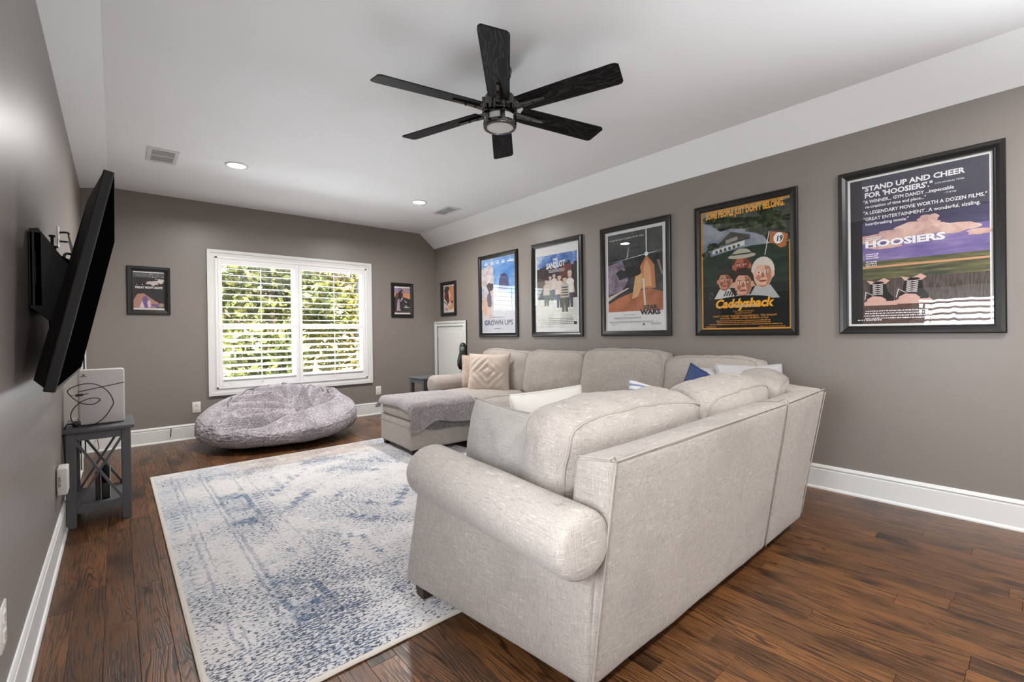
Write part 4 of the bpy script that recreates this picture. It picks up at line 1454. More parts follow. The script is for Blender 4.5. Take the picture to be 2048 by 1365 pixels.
# flag with 19
A.poly([(.735*aw, .575*ah), (.742*aw, .575*ah), (.790*aw, .755*ah), (.782*aw, .755*ah)], ink((224, 222, 214)))
A.poly([(.795*aw, .755*ah), (.84*aw, .745*ah), (.90*aw, .735*ah), (.975*aw, .715*ah), (.955*aw, .625*ah), (.90*aw, .615*ah), (.84*aw, .655*ah), (.785*aw, .665*ah)], ink((176, 106, 58)))
A.ell(.880*aw, .692*ah, .050*aw, .042*ah, WHT, rot=-.15)
A.text('19', .852*aw, .668*ah, .060, BLK, sx=.78, bold=.002, shear=.15)
SHADE = {}
# four plain portrait heads, nobody in particular
def head(cx, cz, s, skin, hair, hat=None, collar=None, hairline=.35):
    if collar:
        A.poly([(cx-.105*s, cz-.18*s), (cx-.05*s, cz-.085*s), (cx+.05*s, cz-.085*s), (cx+.11*s, cz-.18*s)], collar)
    A.ell(cx, cz+.02*s, .078*s, .098*s, hair)
    A.ell(cx, cz-.015*s, .062*s, .088*s, skin)
    shade = ink(SHADE.get(skin.name, (120, 76, 58)))
    A.poly([(cx+.012*s, cz+.055*s), (cx+.046*s, cz+.045*s), (cx+.062*s, cz-.01*s), (cx+.050*s, cz-.060*s), (cx+.018*s, cz-.098*s), (cx+.030*s, cz-.05*s), (cx+.020*s, cz-.02*s)], shade)
    A.ell(cx-.030*s, cz-.030*s, .016*s, .020*s, shade)
    A.poly([(cx-.040*s, cz-.080*s), (cx, cz-.104*s), (cx+.040*s, cz-.080*s), (cx, cz-.088*s)], shade)
    A.ell(cx-.066*s, cz-.01*s, .012*s, .022*s, skin); A.ell(cx+.066*s, cz-.01*s, .012*s, .022*s, skin)
    A.poly([(cx-.066*s, cz+.035*s), (cx-.04*s, cz+.062*s), (cx+.03*s, cz+.055*s), (cx+.066*s, cz+.03*s), (cx+.05*s, cz+.09*s), (cx-.05*s, cz+.09*s)], hair)
    for q in (-1, 1):
        A.ell(cx+q*.026*s, cz+.006*s, .012*s, .006*s, WHT); A.ell(cx+q*.026*s, cz+.006*s, .005*s, .006*s, BLK)
        A.poly([(cx+q*.012*s, cz+.021*s), (cx+q*.042*s, cz+.024*s), (cx+q*.042*s, cz+.018*s), (cx+q*.012*s, cz+.016*s)], hair)
    A.poly([(cx-.004*s, cz+.005*s), (cx-.014*s, cz-.030*s), (cx+.013*s, cz-.030*s), (cx+.005*s, cz+.005*s)], ink((150, 96, 74)))
    A.ell(cx, cz-.055*s, .026*s, .007*s, ink((132, 60, 52)))
    if hat:
        A.ell(cx, cz+.085*s, .078*s, .055*s, hat, 0, 180)
        A.ell(cx, cz+.078*s, .112*s, .022*s, hat)
        A.poly([(cx-.075*s, cz+.088*s), (cx+.075*s, cz+.088*s), (cx+.075*s, cz+.100*s), (cx-.075*s, cz+.100*s)], ink((60, 56, 50)))
sk1, sk2, sk3, sk4 = ink((186, 128, 100)), ink((170, 96, 74)), ink((208, 158, 130)), ink((218, 172, 146))
for k_, c_ in ((sk1, (136, 84, 62)), (sk2, (116, 56, 44)), (sk3, (158, 108, 84)), (sk4, (176, 122, 98))):
    SHADE[k_.name] = c_
head(.485*aw, .515*ah, .98, sk2, ink((70, 50, 40)), ink((176, 172, 154)), ink((168, 164, 148)))
head(.285*aw, .405*ah, .84, sk1, ink((34, 28, 24)), ink((44, 46, 36)), ink((206, 202, 198)))
head(.715*aw, .435*ah, 1.10, sk4, ink((210, 202, 190)), None, ink((176, 176, 174)))
head(.500*aw, .370*ah, 1.08, sk3, ink((48, 34, 26)), None, ink((150, 168, 196)))
for k in range(5):
    A.poly([((.27+.03*k)*aw, .275*ah), ((.285+.03*k)*aw, .275*ah), ((.315+.03*k)*aw, .315*ah), ((.30+.03*k)*aw, .315*ah)], ink((40, 40, 40)))
A.ell(.5*aw, .235*ah, .31*aw, .035*ah, ink((20, 24, 22)))
A.text("SOME PEOPLE JUST DON'T BELONG.", .065*aw, .935*ah, .072, OR, bold=.0034, width=.88*aw)
A.text('Caddyshack', .165*aw, .178*ah, .098, OR, shear=.22, bold=.0040, width=.66*aw)
OR2 = ink((206, 140, 58))
A.text('A Jon Peters Production', .5*aw, .142*ah, .017, OR2, align='CENTER')
A.text('"CADDYSHACK"', .5*aw, .124*ah, .019, OR2, align='CENTER')
A.text('CHEVY CHASE  RODNEY DANGERFIELD  TED KNIGHT', .5*aw, .101*ah, .0205, OR2, align='CENTER', bold=.0004)
A.text("MICHAEL O'KEEFE and BILL MURRAY as Carl", .5*aw, .083*ah, .0195, OR2, align='CENTER', bold=.0004)
A.lines(.17*aw, .83*aw, .066*ah, 2, .015, .008, OR2, 8)
A.lines(.07*aw, .93*aw, .036*ah, 1, .015, .008, OR2, 9)
A.lines(.05*aw, .18*aw, .018*ah, 1, .01, .008, OR2, 10); A.lines(.66*aw, .95*aw, .018*ah, 1, .01, .006, OR2, 10)
framed('framed_poster', 'framed dark green golf poster reading Caddyshack in orange, orange border', 'right', 1.570, 1.113, PW_, PH_, FW_, A)

# 3 -- dark space poster with orange ground (plain composition), letters STAR WARS
A = Art(aw, ah)
A.rect(0, 0, aw, ah, ink((222, 222, 222)))
X0, X1, Z0, Z1 = .035, aw-.035, .19*ah, ah-.030
A.rect(.018, .018, aw-.018, ah-.018, ink((196, 196, 196)))
A.rect(.020, .020, aw-.020, ah-.020, ink((222, 222, 222)))
A.rect(X0, Z0, X1, Z1, ink_noise('space_dark', [(0.4, (38, 40, 42)), (0.62, (62, 64, 64)), (0.75, (92, 92, 88))], 7))
A.poly([(X0, .66*ah), (.30*aw, .70*ah), (.40*aw, .50*ah), (.30*aw, .40*ah), (X0, .36*ah)], ink_noise('space_mauve', [(0.35, (96, 84, 104)), (0.6, (150, 134, 150))], 12))
A.poly([(X0, Z0), (X1, Z0), (X1, .36*ah), (.75*aw, .40*ah), (.45*aw, .37*ah), (.25*aw, .33*ah), (X0, .27*ah)], ink_noise('space_orange', [(0.3, (136, 78, 52)), (0.6, (184, 112, 74)), (0.75, (206, 148, 104))], 5))
A.poly([(X0, .34*ah), (.40*aw, .425*ah), (.41*aw, .415*ah), (.22*aw, .36*ah), (X0, .30*ah)], ink((206, 188, 176)))
# glow wedge and plain upright shapes in the middle
A.poly([(.70*aw, .72*ah), (.60*aw, .62*ah), (.60*aw, .40*ah), (.84*aw, .40*ah), (.82*aw, .62*ah)], ink((186, 122, 82)))
A.poly([(.70*aw, .68*ah), (.65*aw, .60*ah), (.66*aw, .42*ah), (.78*aw, .42*ah), (.76*aw, .60*ah)], ink((214, 160, 116)))
A.poly([(.52*aw, .53*ah), (.64*aw, .55*ah), (.62*aw, .42*ah), (.56*aw, .33*ah), (.46*aw, .31*ah), (.49*aw, .42*ah)], ink((206, 164, 116)))
A.poly([(.63*aw, .50*ah), (.66*aw, .50*ah), (.69*aw, .20*ah), (.665*aw, .20*ah)], ink((214, 206, 196)))
A.poly([(.86*aw, .66*ah), (.90*aw, .66*ah), (X1, .52*ah), (.93*aw, .52*ah)], ink((140, 122, 104)))
A.blob(.30*aw, .56*ah, .10*aw, .05*ah, ink((40, 42, 44)), 3); A.blob(.48*aw, .58*ah, .12*aw, .06*ah, ink((30, 34, 36)), 4)
A.poly([(.40*aw, .80*ah), (.42*aw, .84*ah), (.40*aw, .73*ah), (.37*aw, .70*ah)], ink((176, 180, 188)))
# four-pointed star
ST = ink((226, 236, 240))
A.poly([(X0, .685*ah), (.70*aw, .728*ah), (X1, .747*ah), (.70*aw, .735*ah)], ST)
A.poly([(.692*aw, Z1), (.708*aw, Z1), (.706*aw, .72*ah), (.694*aw, .72*ah)], ST)
A.ell(.70*aw, .731*ah, .030*aw, .020*ah, ST)
for k in range(40):
    r_ = random.Random(k)
    A.ell(X0+r_.random()*(X1-X0), .45*ah+r_.random()*.5*ah, .0018, .0018, ST, n=6)
A.text('A long time ago in a galaxy far far away...', .075*aw, .905*ah, .026, ink((230, 230, 230)), shear=.25, width=.60*aw, rot=.012)
DK = ink((52, 54, 58))
A.text('STAR', .655*aw, .205*ah, .052, DK, bold=.0025, width=.21*aw)
A.text('WARS', .60*aw, .155*ah, .060, DK, bold=.0035, width=.32*aw)
GR = ink((120, 120, 122))
A.lines(.30*aw, .52*aw, .155*ah, 1, .012, .005, GR, 2); A.lines(.14*aw, .62*aw, .128*ah, 2, .011, .005, GR, 3)
A.lines(.06*aw, .80*aw, .088*ah, 2, .011, .005, GR, 4)
A.text('PANAVISION', .10*aw, .055*ah, .013, GR); A.poly([(.62*aw, .052*ah), (.68*aw, .052*ah), (.65*aw, .075*ah)], ink((80, 110, 122)))
A.lines(.76*aw, .92*aw, .072*ah, 3, .009, .004, GR, 5)
framed('framed_poster', 'framed white bordered poster with orange ground and letters STAR WARS', 'right', 2.600, 1.113, PW_, PH_, FW_, A)

# 4 -- group against a dark fence, THE SANDLOT
A = Art(aw, ah)
A.rect(0, 0, aw, ah, ink((228, 228, 228)))
X0, X1, Z0, Z1 = .03, aw-.03, .16*ah, .895*ah
A.rect(X0, .60*ah, X1, Z1, ink_noise('blue_sky', [(0.38, (58, 98, 168)), (0.55, (104, 140, 198)), (0.68, (206, 214, 226))], 5))
pts = [(X0, .34*ah), (X0, .70*ah)]
rr = random.Random(5)
n = 13
for k in range(n):
    xa, xb = X0+(X1-X0)*k/n, X0+(X1-X0)*(k+1)/n
    z = (.70+.07*rr.random()+.05*(k/n))*ah
    pts += [(xa, z), (xb, z)]
pts += [(X1, .34*ah)]
A.poly(pts, ink_noise('dark_fence', [(0.4, (34, 30, 36)), (0.62, (70, 52, 54))], 10, (5, 1, 1)))
A.rect(.58*aw, .60*ah, .84*aw, .76*ah, ink((104, 54, 48)))
A.rect(X0, .50*ah, .55*aw, .60*ah, ink((96, 88, 80)))
A.rect(X0, .05*ah, X1, .38*ah, ink_noise('pale_ground', [(0.4, (206, 206, 200)), (0.6, (226, 226, 222))], 6))
def boy(cx, zf, s, shirt, trouser, skin, cap=None, stripes=False):
    A.poly([(cx-.052*s, zf), (cx-.058*s, zf+.22*s), (cx+.058*s, zf+.22*s), (cx+.052*s, zf), (cx+.012*s, zf), (cx, zf+.14*s), (cx-.012*s, zf)], trouser)
    A.poly([(cx-.062*s, zf+.20*s), (cx-.075*s, zf+.36*s), (cx-.035*s, zf+.395*s), (cx+.035*s, zf+.395*s), (cx+.075*s, zf+.36*s), (cx+.062*s, zf+.20*s)], shirt)
    if stripes:
        for k in range(4):
            A.rect(cx-.066*s, zf+(.225+.035*k)*s, cx+.066*s, zf+(.240+.035*k)*s, ink((60, 62, 60)))
    A.poly([(cx+.065*s, zf+.35*s), (cx+.085*s, zf+.20*s), (cx+.072*s, zf+.19*s), (cx+.05*s, zf+.33*s)], skin)
    A.poly([(cx-.065*s, zf+.35*s), (cx-.085*s, zf+.20*s), (cx-.072*s, zf+.19*s), (cx-.05*s, zf+.33*s)], skin)
    A.ell(cx, zf+.445*s, .036*s, .048*s, skin)
    A.ell(cx, zf+.465*s, .039*s, .034*s, cap or ink((64, 48, 38)), 0, 180)
    A.ell(cx-.03*s, zf-.004, .03*s, .012*s, WHT); A.ell(cx+.03*s, zf-.004, .03*s, .012*s, WHT)
sk = ink((206, 178, 160)); jean = ink((70, 76, 92)); ol = ink((92, 96, 86))
boy(.36*aw, .36*ah, .62, ink((196, 188, 178)), ol, sk, ink((44, 40, 44)))
boy(.45*aw, .36*ah, .66, ink((206, 200, 196)), jean, sk, ink((40, 44, 60)))
boy(.27*aw, .30*ah, .66, ink((198, 190, 176)), ol, sk)
boy(.57*aw, .27*ah, .80, ink((214, 200, 190)), jean, sk, ink((50, 46, 48)))
boy(.80*aw, .27*ah, .84, ink((226, 224, 222)), jean, sk, ink((206, 196, 186)))
boy(.69*aw, .22*ah, .84, ink((186, 182, 170)), ol, sk, stripes=True)
A.text('THE', .43*aw, .815*ah, .045, L, bold=.002, rot=.05, sx=.9)
A.text('SANDLOT', .27*aw, .735*ah, .090, L, bold=.0035, shear=.12, width=.44*aw, rot=.05)
A.lines(.32*aw, .70*aw, .715*ah, 3, .013, .006, L, 4)
GR = ink((110, 110, 108))
A.lines(.30*aw, .90*aw, .150*ah, 4, .020, .008, GR, 5)
A.rect(.88*aw, .085*ah, .94*aw, .115*ah, BLK)
framed('framed_poster', 'framed poster of boys before a dark fence reading THE SANDLOT, window reflected in it', 'right', 3.648, 1.110, PW_, PH_, FW_, A)

# 5 -- blue sky poster, GROWN UPS
A = Art(aw, ah)
A.rect(0, 0, aw, ah, ink((226, 226, 230)))
A.rect(.008, .30*ah, aw-.008, ah-.008, ink_noise('bright_sky', [(0.35, (70, 124, 190)), (0.55, (120, 160, 208)), (0.7, (206, 208, 224))], 3, (1, 1, 2)))
A.rect(.008, .012, aw-.008, .36*ah, ink((198, 198, 206)))
sp = ink_noise('water_splash', [(0.35, (176, 156, 150)), (0.6, (204, 200, 204))], 14)
A.blob(.16*aw, .72*ah, .24*aw, .17*ah, sp, 1); A.blob(.20*aw, .40*ah, .22*aw, .20*ah, sp, 2); A.blob(.55*aw, .42*ah, .40*aw, .12*ah, sp, 5)
A.poly([(.52*aw, .56*ah), (.54*aw, .70*ah), (.60*aw, .77*ah), (.72*aw, .78*ah), (.81*aw, .72*ah), (.84*aw, .56*ah)], ink((58, 64, 104)))
A.ell(.68*aw, .72*ah, .08*aw, .02*ah, ink((88, 92, 134)), 0, 180)
A.blob(.26*aw, .62*ah, .10*aw, .06*ah, ink((58, 50, 56)), 3); A.blob(.24*aw, .44*ah, .07*aw, .10*ah, ink((92, 84, 100)), 6)
A.poly([(.02*aw, .30*ah), (.10*aw, .50*ah), (.16*aw, .46*ah), (.12*aw, .26*ah)], ink((214, 168, 142)))
A.poly([(.14*aw, .22*ah), (.20*aw, .36*ah), (.28*aw, .34*ah), (.22*aw, .20*ah)], ink((218, 178, 160)))
for k, (a, c) in enumerate((('ADAM', 'SANDLER'), ('KEVIN', 'JAMES'), ('CHRIS', 'ROCK'), ('DAVID', 'SPADE'), ('ROB', 'SCHNEIDER'))):
    xx = (.14, .335, .505, .665, .865)[k]*aw
    A.text(a, xx, .945*ah, .016, L, align='CENTER', bold=.0006)
    A.text(c, xx, .918*ah, .027, L, align='CENTER', bold=.0016, sx=.80)
NV = ink((66, 72, 100))
A.text('GROWN UPS', .07*aw, .105*ah, .092, NV, bold=.0028, width=.86*aw)
A.lines(.32*aw, .66*aw, .205*ah, 1, .012, .008, NV, 4); A.lines(.28*aw, .72*aw, .175*ah, 1, .012, .007, ink((130, 130, 176)), 5)
A.lines(.38*aw, .58*aw, .055*ah, 1, .012, .010, NV, 6)
framed('framed_poster', 'framed pale blue sky poster reading GROWN UPS, leftmost of the five large posters', 'right', 4.715, 1.108, .812, PH_, FW_, A)

# small pictures
sw2, sh2, sf = .375, .520, .050
def small_art(kind):
    w, h = sw2-2*sf, sh2-2*sf
    A = Art(w, h)
    A.rect(0, 0, w, h, ink((232, 226, 222)))
    if kind == 0:
        A.rect(.006, .018, w-.006, h-.020, ink((30, 28, 30)))
        A.blob(.62*w, .68*h, .20*w, .05*h, ink((206, 190, 186)), 1, amp=.7); A.blob(.86*w, .745*h, .10*w, .05*h, ink((216, 206, 198)), 2, amp=.6); A.ell(.30*w, .645*h, .015*w, .012*h, WHT); A.ell(.13*w, .64*h, .012*w, .012*h, WHT)
        A.poly([(.01*w, .05*h), (.02*w, .24*h), (.14*w, .40*h), (.34*w, .42*h), (.50*w, .33*h), (.66*w, .24*h), (.80*w, .18*h), (.70*w, .05*h)], ink((176, 128, 114)))
        A.poly([(.20*w, .05*h), (.28*w, .22*h), (.36*w, .05*h)], ink((224, 202, 214)))
        A.poly([(.36*w, .05*h), (.28*w, .30*h), (.40*w, .36*h), (.50*w, .24*h), (.52*w, .05*h)], ink((112, 84, 140)))
        A.poly([(.58*w, .16*h), (.95*w, .13*h), (.80*w, .06*h), (.56*w, .10*h)], ink((116, 92, 138))); A.blob(.88*w, .12*h, .08*w, .06*h, ink((150, 136, 110)), 4)
        A.blob(.50*w, .15*h, .05*w, .09*h, ink((222, 196, 204)), 6)
        for q in range(14):
            r_ = random.Random(q+50); A.ell((.5+.45*r_.random())*w, (.75+.17*r_.random())*h, .005, .004, ink((190, 180, 170)), n=7)
        A.text('FRIDAY NIGHT LIGHTS', .08*w, .545*h, .032, WHT, bold=.0012, width=.84*w)
        A.lines(.08*w, .46*w, .87*h, 1, .01, .006, ink((110, 104, 100)), 2)
    if kind == 1:
        A.rect(.006, .022, w-.006, h-.024, ink((38, 36, 38)))
        A.rect(.006, .70*h, w-.006, h-.024, ink_noise('small_dusk', [(0.4, (132, 124, 160)), (0.6, (170, 140, 150))], 8, (1, 1, 3)))
        A.rect(.006, .55*h, w-.006, .76*h, ink((222, 150, 106)))
        A.poly([(.006, .62*h), (.5*w, .63*h), (.75*w, .585*h), (w-.006, .52*h), (w-.006, .3*h), (.006, .3*h)], ink((40, 38, 40)))
        A.blob(.20*w, .66*h, .11*w, .10*h, ink((86, 66, 50)), 2)
        A.poly([(.30*w, .52*h), (.28*w, .78*h), (.40*w, .84*h), (.55*w, .72*h), (.52*w, .52*h)], ink((58, 40, 44)))
        A.ell(.32*w, .86*h, .05*w, .04*h, ink((176, 110, 86))); A.ell(.47*w, .85*h, .06*w, .05*h, ink((40, 28, 28)))
        A.poly([(.16*w, .12*h), (.22*w, .50*h), (.34*w, .56*h), (.36*w, .20*h), (.42*w, .11*h), (.32*w, .12*h)], ink((176, 152, 170)))
        A.poly([(.40*w, .44*h), (.54*w, .56*h), (.50*w, .62*h), (.38*w, .46*h)], ink((210, 190, 190))); A.poly([(.60*w, .56*h), (.64*w, .50*h), (.78*w, .43*h), (.70*w, .42*h)], WHT)
        A.rect(.006, .022, w-.006, .12*h, ink((78, 56, 56)))
        A.lines(.66*w, .80*w, .285*h, 1, .01, .010, WHT, 3); A.lines(.60*w, .92*w, .235*h, 1, .01, .014, WHT, 4); A.lines(.64*w, .90*w, .185*h, 1, .01, .005, ink((150, 150, 150)), 5)
    if kind == 2:
        A.rect(.006, .012, w-.006, h-.020, ink((218, 206, 202)))
        A.poly([(.60*w, .95*h), (w-.006, .95*h), (w-.006, .12*h), (.75*w, .22*h), (.58*w, .55*h)], ink((214, 134, 78)))
        A.blob(.30*w, .83*h, .24*w, .12*h, ink((44, 36, 32)), 2, amp=.5)
        A.poly([(.06*w, .52*h), (.10*w, .72*h), (.40*w, .76*h), (.62*w, .60*h), (.56*w, .36*h), (.40*w, .30*h), (.20*w, .45*h)], ink((110, 44, 34)))
        A.blob(.34*w, .58*h, .12*w, .10*h, ink((42, 34, 38)), 5)
        A.poly([(.50*w, .62*h), (.66*w, .72*h), (.70*w, .60*h), (.58*w, .44*h)], ink((232, 196, 172)))
        A.poly([(.006, .44*h), (.42*w, .30*h), (.40*w, .26*h), (.006, .39*h)], ink((34, 30, 32))); A.poly([(.006, .48*h), (.36*w, .34*h), (.34*w, .31*h), (.006, .44*h)], WHT)
        A.poly([(.66*w, .40*h), (.95*w, .32*h), (.95*w, .42*h)], ink((90, 36, 28)))
        A.blob(.72*w, .18*h, .22*w, .07*h, ink((206, 156, 96)), 6); A.blob(.28*w, .12*h, .18*w, .06*h, ink((206, 150, 136)), 7)
        A.lines(.36*w, .80*w, .945*h, 1, .01, .010, BLK, 7)
    return A
framed('small_framed_picture', 'small framed dark print reading FRIDAY NIGHT LIGHTS, left of the window', 'back', 0.282, 1.408, .368, .516, .052, small_art(0), group='small framed pictures', depth=.024)
framed('small_framed_picture', 'small framed print with an orange dusk sky, right of the window', 'back', 3.284, 1.412, .364, .518, .050, small_art(1), group='small framed pictures', depth=.024)
framed('small_framed_picture', 'small framed red and orange print on the right wall above the low door', 'right', 5.905, 1.432, .42, .520, .050, small_art(2), group='small framed pictures', depth=.024)
# ================================================================ CEILING FAN, LIGHTS, VENTS
FAN = (1.74, 2.09, ZC)
fan = thing('ceiling_fan', 'black six-blade ceiling fan with a round light, under the middle of the ceiling', 'ceiling fan', FAN)
b = MB(); b.lathe([(0.0, 0), (.074, 0), (.076, -.012), (.068, -.040), (.040, -.058), (.0, -.060)], n=36); b.build('canopy', M['chrome'], fan, smooth=True, angle=40)
b = MB(); b.cyl((0, 0, -.20), .0135, .16, 16); b.lathe([(.0, -.165), (.022, -.165), (.026, -.185), (.05, -.195), (.05, -.20)], n=24); b.build('downrod', M['chrome'], fan, smooth=True, angle=40)
b = MB(); b.lathe([(0, -.155), (.055, -.157), (.088, -.164), (.090, -.262), (.080, -.268), (0, -.268)], n=40); b.build('motor_housing', M['chrome'], fan, smooth=True, angle=35)
zbl = -.236
A0 = 48.3
for k in range(6):
    a = math.radians(A0+60*k)
    br = bpy.data.objects.new('fan_blade', None)
    b = MB()
    # blade outline along local x, pitched about x
    pts = [(.135, -.060), (.20, -.064), (.70, -.074), (.722, -.071), (.738, -.058), (.727, .060), (.715, .073), (.700, .075), (.20, .064), (.135, .060)]
    pitch = math.radians(-13)
    c, s = math.cos(pitch), math.sin(pitch)
    v = []
    for t in (-.003, .003):
        for x, y in pts:
            v.append((x, y*c-t*s, y*s+t*c))
    n = len(pts)
    f = [tuple(range(n))[::-1], tuple(range(n, 2*n))]+[(i, (i+1) % n, n+(i+1) % n, n+i) for i in range(n)]
    b._add(v, f)
    bpy.data.objects.remove(br)
    bl_ = b.build('fan_blade', M['blade'], fan, loc=(0, 0, zbl), rot=(0, 0, a))
    q = MB()
    q.hexa([(.075, -.018, -.022), (.30, -.007, -.014), (.30, .007, -.014), (.075, .018, -.022), (.075, -.020, .002), (.30, -.008, -.004), (.30, .008, -.004), (.075, .020, .002)])
    q.rbox((.070, -.022, -.030), (.108, .022, .012), .004)
    for xx in (.16, .22):
        q.cyl((xx, 0, -.024), .006, .006, 10)
    q.build('blade_arm', M['chrome'], bl_, smooth=True, angle=35)
    q = MB(); q.rbox((.082, -.010, -.262), (.104, .010, -.160), .003)
    q.build('housing_rib', M['chrome'], fan, rot=(0, 0, a+math.radians(30)))
b = MB()
b.lathe([(.080, -.268), (.098, -.274), (.099, -.280), (.091, -.283)], n=40)
b.lathe([(.091, -.318), (.099, -.320), (.100, -.335), (.096, -.345), (.080, -.347), (.078, -.341)], n=40)
b.build('light_ring', M['chrome'], fan, smooth=True, angle=40)
b = MB(); b.cyl((0, 0, -.32), .0905, .04, 40); b.build('side_diffuser', M['diffuser'], fan, smooth=True, angle=40)
for k in range(6):
    q = MB(); q.rbox((.088, -.014, -.322), (.0985, .014, -.278), .001); q.build('light_ring_post', M['chrome'], fan, rot=(0, 0, 2*PI*k/6))
b = MB(); b.lathe([(.0, -.352), (.05, -.350), (.079, -.343)], n=36); b.build('bottom_diffuser', M['diffuser'], fan, smooth=True)

LBL = ['lit round recessed ceiling light near the left ceiling vent', 'lit round recessed ceiling light near the right ceiling vent']
for i, (x, y) in enumerate(DOWNLIGHTS):
    lamp('downlight', 'AREA', (x, y, ZC-.012), 42, (0, 0, 0), .16, color=(1.0, .98, .96), spread=math.radians(165))
    if y < 0:          # the second pair is behind the viewer: only its light is seen
        continue
    t = thing('recessed_light', LBL[i], 'ceiling light', (x, y, ZC), 0, 'recessed ceiling lights')
    b = MB(); b.lathe([(.072, -.004), (.076, -.008), (.092, -.006), (.096, 0.0)], n=40); b.build('trim_ring', M['trim'], t, smooth=True)
    b = MB(); b.lathe([(0, -.003), (.073, -.004)], n=40); b.build('lens', M['lamp'], t)
def vent(label, x, y, sx, sy, dark_side):
    t = thing('ceiling_vent', label, 'vent', (x, y, ZC), 0, 'ceiling air vents')
    hx, hy = sx/2, sy/2
    b = MB()
    w = .032
    for (p, q) in (((-hx, -hy), (hx, -hy+w)), ((-hx, hy-w), (hx, hy)), ((-hx, -hy+w), (-hx+w, hy-w)), ((hx-w, -hy+w), (hx, hy-w))):
        b.rbox((p[0], p[1], -.008), (q[0], q[1], 0), .003)
    b.rbox((-hx+w, -.006, -.007), (hx-w, .006, -.001), .001)
    b.build('vent_frame', M['trim'], t)
    b = MB(); b.box((-hx+w, -hy+w, -.0012), (hx-w, hy-w, -.0002)); b.build('vent_throat', M['vent_dark'], t)
    n = 12
    L = sx-2*w
    for k in range(n):
        yy = -hy+w+.008+(sy-2*w-.016)*k/(n-1)
        q = MB(); q.bar((-L/2, yy, -.0045), (L/2, yy, -.0045), .012, .001)
        o = q.build('vent_slat', M['trim'], t)
    b = MB(); b.rbox((-.05, hy-.030, -.022), (-.040, hy-.014, -.004), .002); b.build('damper_lever', M['trim'], t)
    return t
vent('white ceiling air vent nearer the left wall, left of a recessed light', .326, 4.93, .215, .37, 1)
vent('white ceiling air vent near the right soffit, right of a recessed light', 3.195, 4.925, .21, .39, 1)

# ================================================================ TELEVISION
# lower edge near the wall, upper edge leaning into the room
Y0, Y1 = 2.10, 3.53
bt, tp = Vector((-.150, 0, .983)), Vector((.006, 0, 1.735))      # front lower / upper edge in x,z
upv = (tp-bt).normalized(); Hs = (tp-bt).length
nrm = Vector((upv.z, 0, -upv.x))                                  # out of the screen
tv = thing('television', 'large flat black television tilted down from the left wall', 'television', (bt.x, (Y0+Y1)/2, bt.z), 0)
tl = math.atan2(upv.x, upv.z)
def tvp(a, y, h):        # a: out of screen, y along the set, h up the set (local to tv root)
    return nrm*a+upv*h+Vector((0, y, 0))
Wt = Y1-Y0
def tvbox(b, a0, a1, y0, y1, h0, h1, r=.004, m=None):
    p = [tvp(a0, y0, h0), tvp(a1, y0, h0), tvp(a1, y1, h0), tvp(a0, y1, h0), tvp(a0, y0, h1), tvp(a1, y0, h1), tvp(a1, y1, h1), tvp(a0, y1, h1)]
    b.rhexa(p, r, 2, m)
b = MB(); tvbox(b, -.030, 0, -Wt/2, Wt/2, 0, Hs, .004); b.build('panel_body', M['tv_edge'], tv)
b = MB(); tvbox(b, .0, .0012, -Wt/2+.012, Wt/2-.012, .020, Hs-.012, .0004); b.build('screen', M['tv_screen'], tv)
b = MB()
p0 = [(-.030, -Wt/2+.01, .012), (-.030, Wt/2-.01, .012), (-.030, Wt/2-.01, Hs-.012), (-.030, -Wt/2+.01, Hs-.012)]
p1 = [(-.062, -Wt/2+.06, .03), (-.062, Wt/2-.06, .03), (-.055, Wt/2-.10, Hs-.10), (-.055, -Wt/2+.10, Hs-.10)]
vv = [tvp(*q) for q in p1]+[tvp(*q) for q in p0]
b.hexa([vv[0], vv[1], vv[2], vv[3], vv[4], vv[5], vv[6], vv[7]])
o = b.build('back_cover', M['tv_plastic'], tv)
bm = bmesh.new(); bm.from_mesh(o.data); bmesh.ops.recalc_face_normals(bm, faces=bm.faces); bm.to_mesh(o.data); bm.free()
# mount: wall plate, hinged arms, rails on the set
mt = thing('tv_wall_mount', 'black steel articulated mount between the television and the left wall', 'tv mount', (XL, 2.80, 1.43))
def W2(x, y, z): return (x-XL, y-2.80, z-1.43)
b = MB(); b.rbox(W2(XL, 2.53, 1.285), W2(XL+.016, 2.96, 1.575), .004)
b.rbox(W2(XL+.014, 2.53, 1.285), W2(XL+.040, 2.56, 1.575), .004); b.rbox(W2(XL+.014, 2.93, 1.285), W2(XL+.040, 2.96, 1.575), .004)
b.build('wall_plate', M['steel_black'], mt)
for z in (1.36, 1.50):
    q = MB(); q.bar(W2(XL+.03, 2.62, z), W2(XL+.10, 2.86, z-.02), .03, .05); q.bar(W2(XL+.10, 2.86, z-.02), W2(XL+.135, 2.95, z-.02), .03, .05); q.build('arm', M['steel_black'], mt)
q = MB()
side = [(0.004, 1.585), (.03, 1.590), (.075, 1.515), (.115, 1.45), (.12, 1.34), (.085, 1.20), (.02, 1.265), (0.004, 1.28)]
for y in (2.53, 2.93):
    q = MB(); q.prism([(x, z-1.43) for x, z in side], 'y', y-2.80, y-2.80+.012, r=.002)
    q.build('side_plate', M['steel_black'], mt)
q = MB(); q.rbox(W2(XL+.085, 2.54, 1.22), W2(XL+.118, 2.94, 1.44), .006); q.build('pivot_bracket', M['steel_black'], mt)
for y in (2.66, 2.86):
    q = MB()
    c0 = Vector((bt.x, 0, bt.z))+nrm*(-.072)
    a_, c_ = c0+upv*.10, c0+upv*.66
    q.bar(W2(a_.x, y, a_.z), W2(c_.x, y, c_.z), .030, .022, up=(0, 1, 0)); q.build('mount_rail', M['steel_black'], mt)
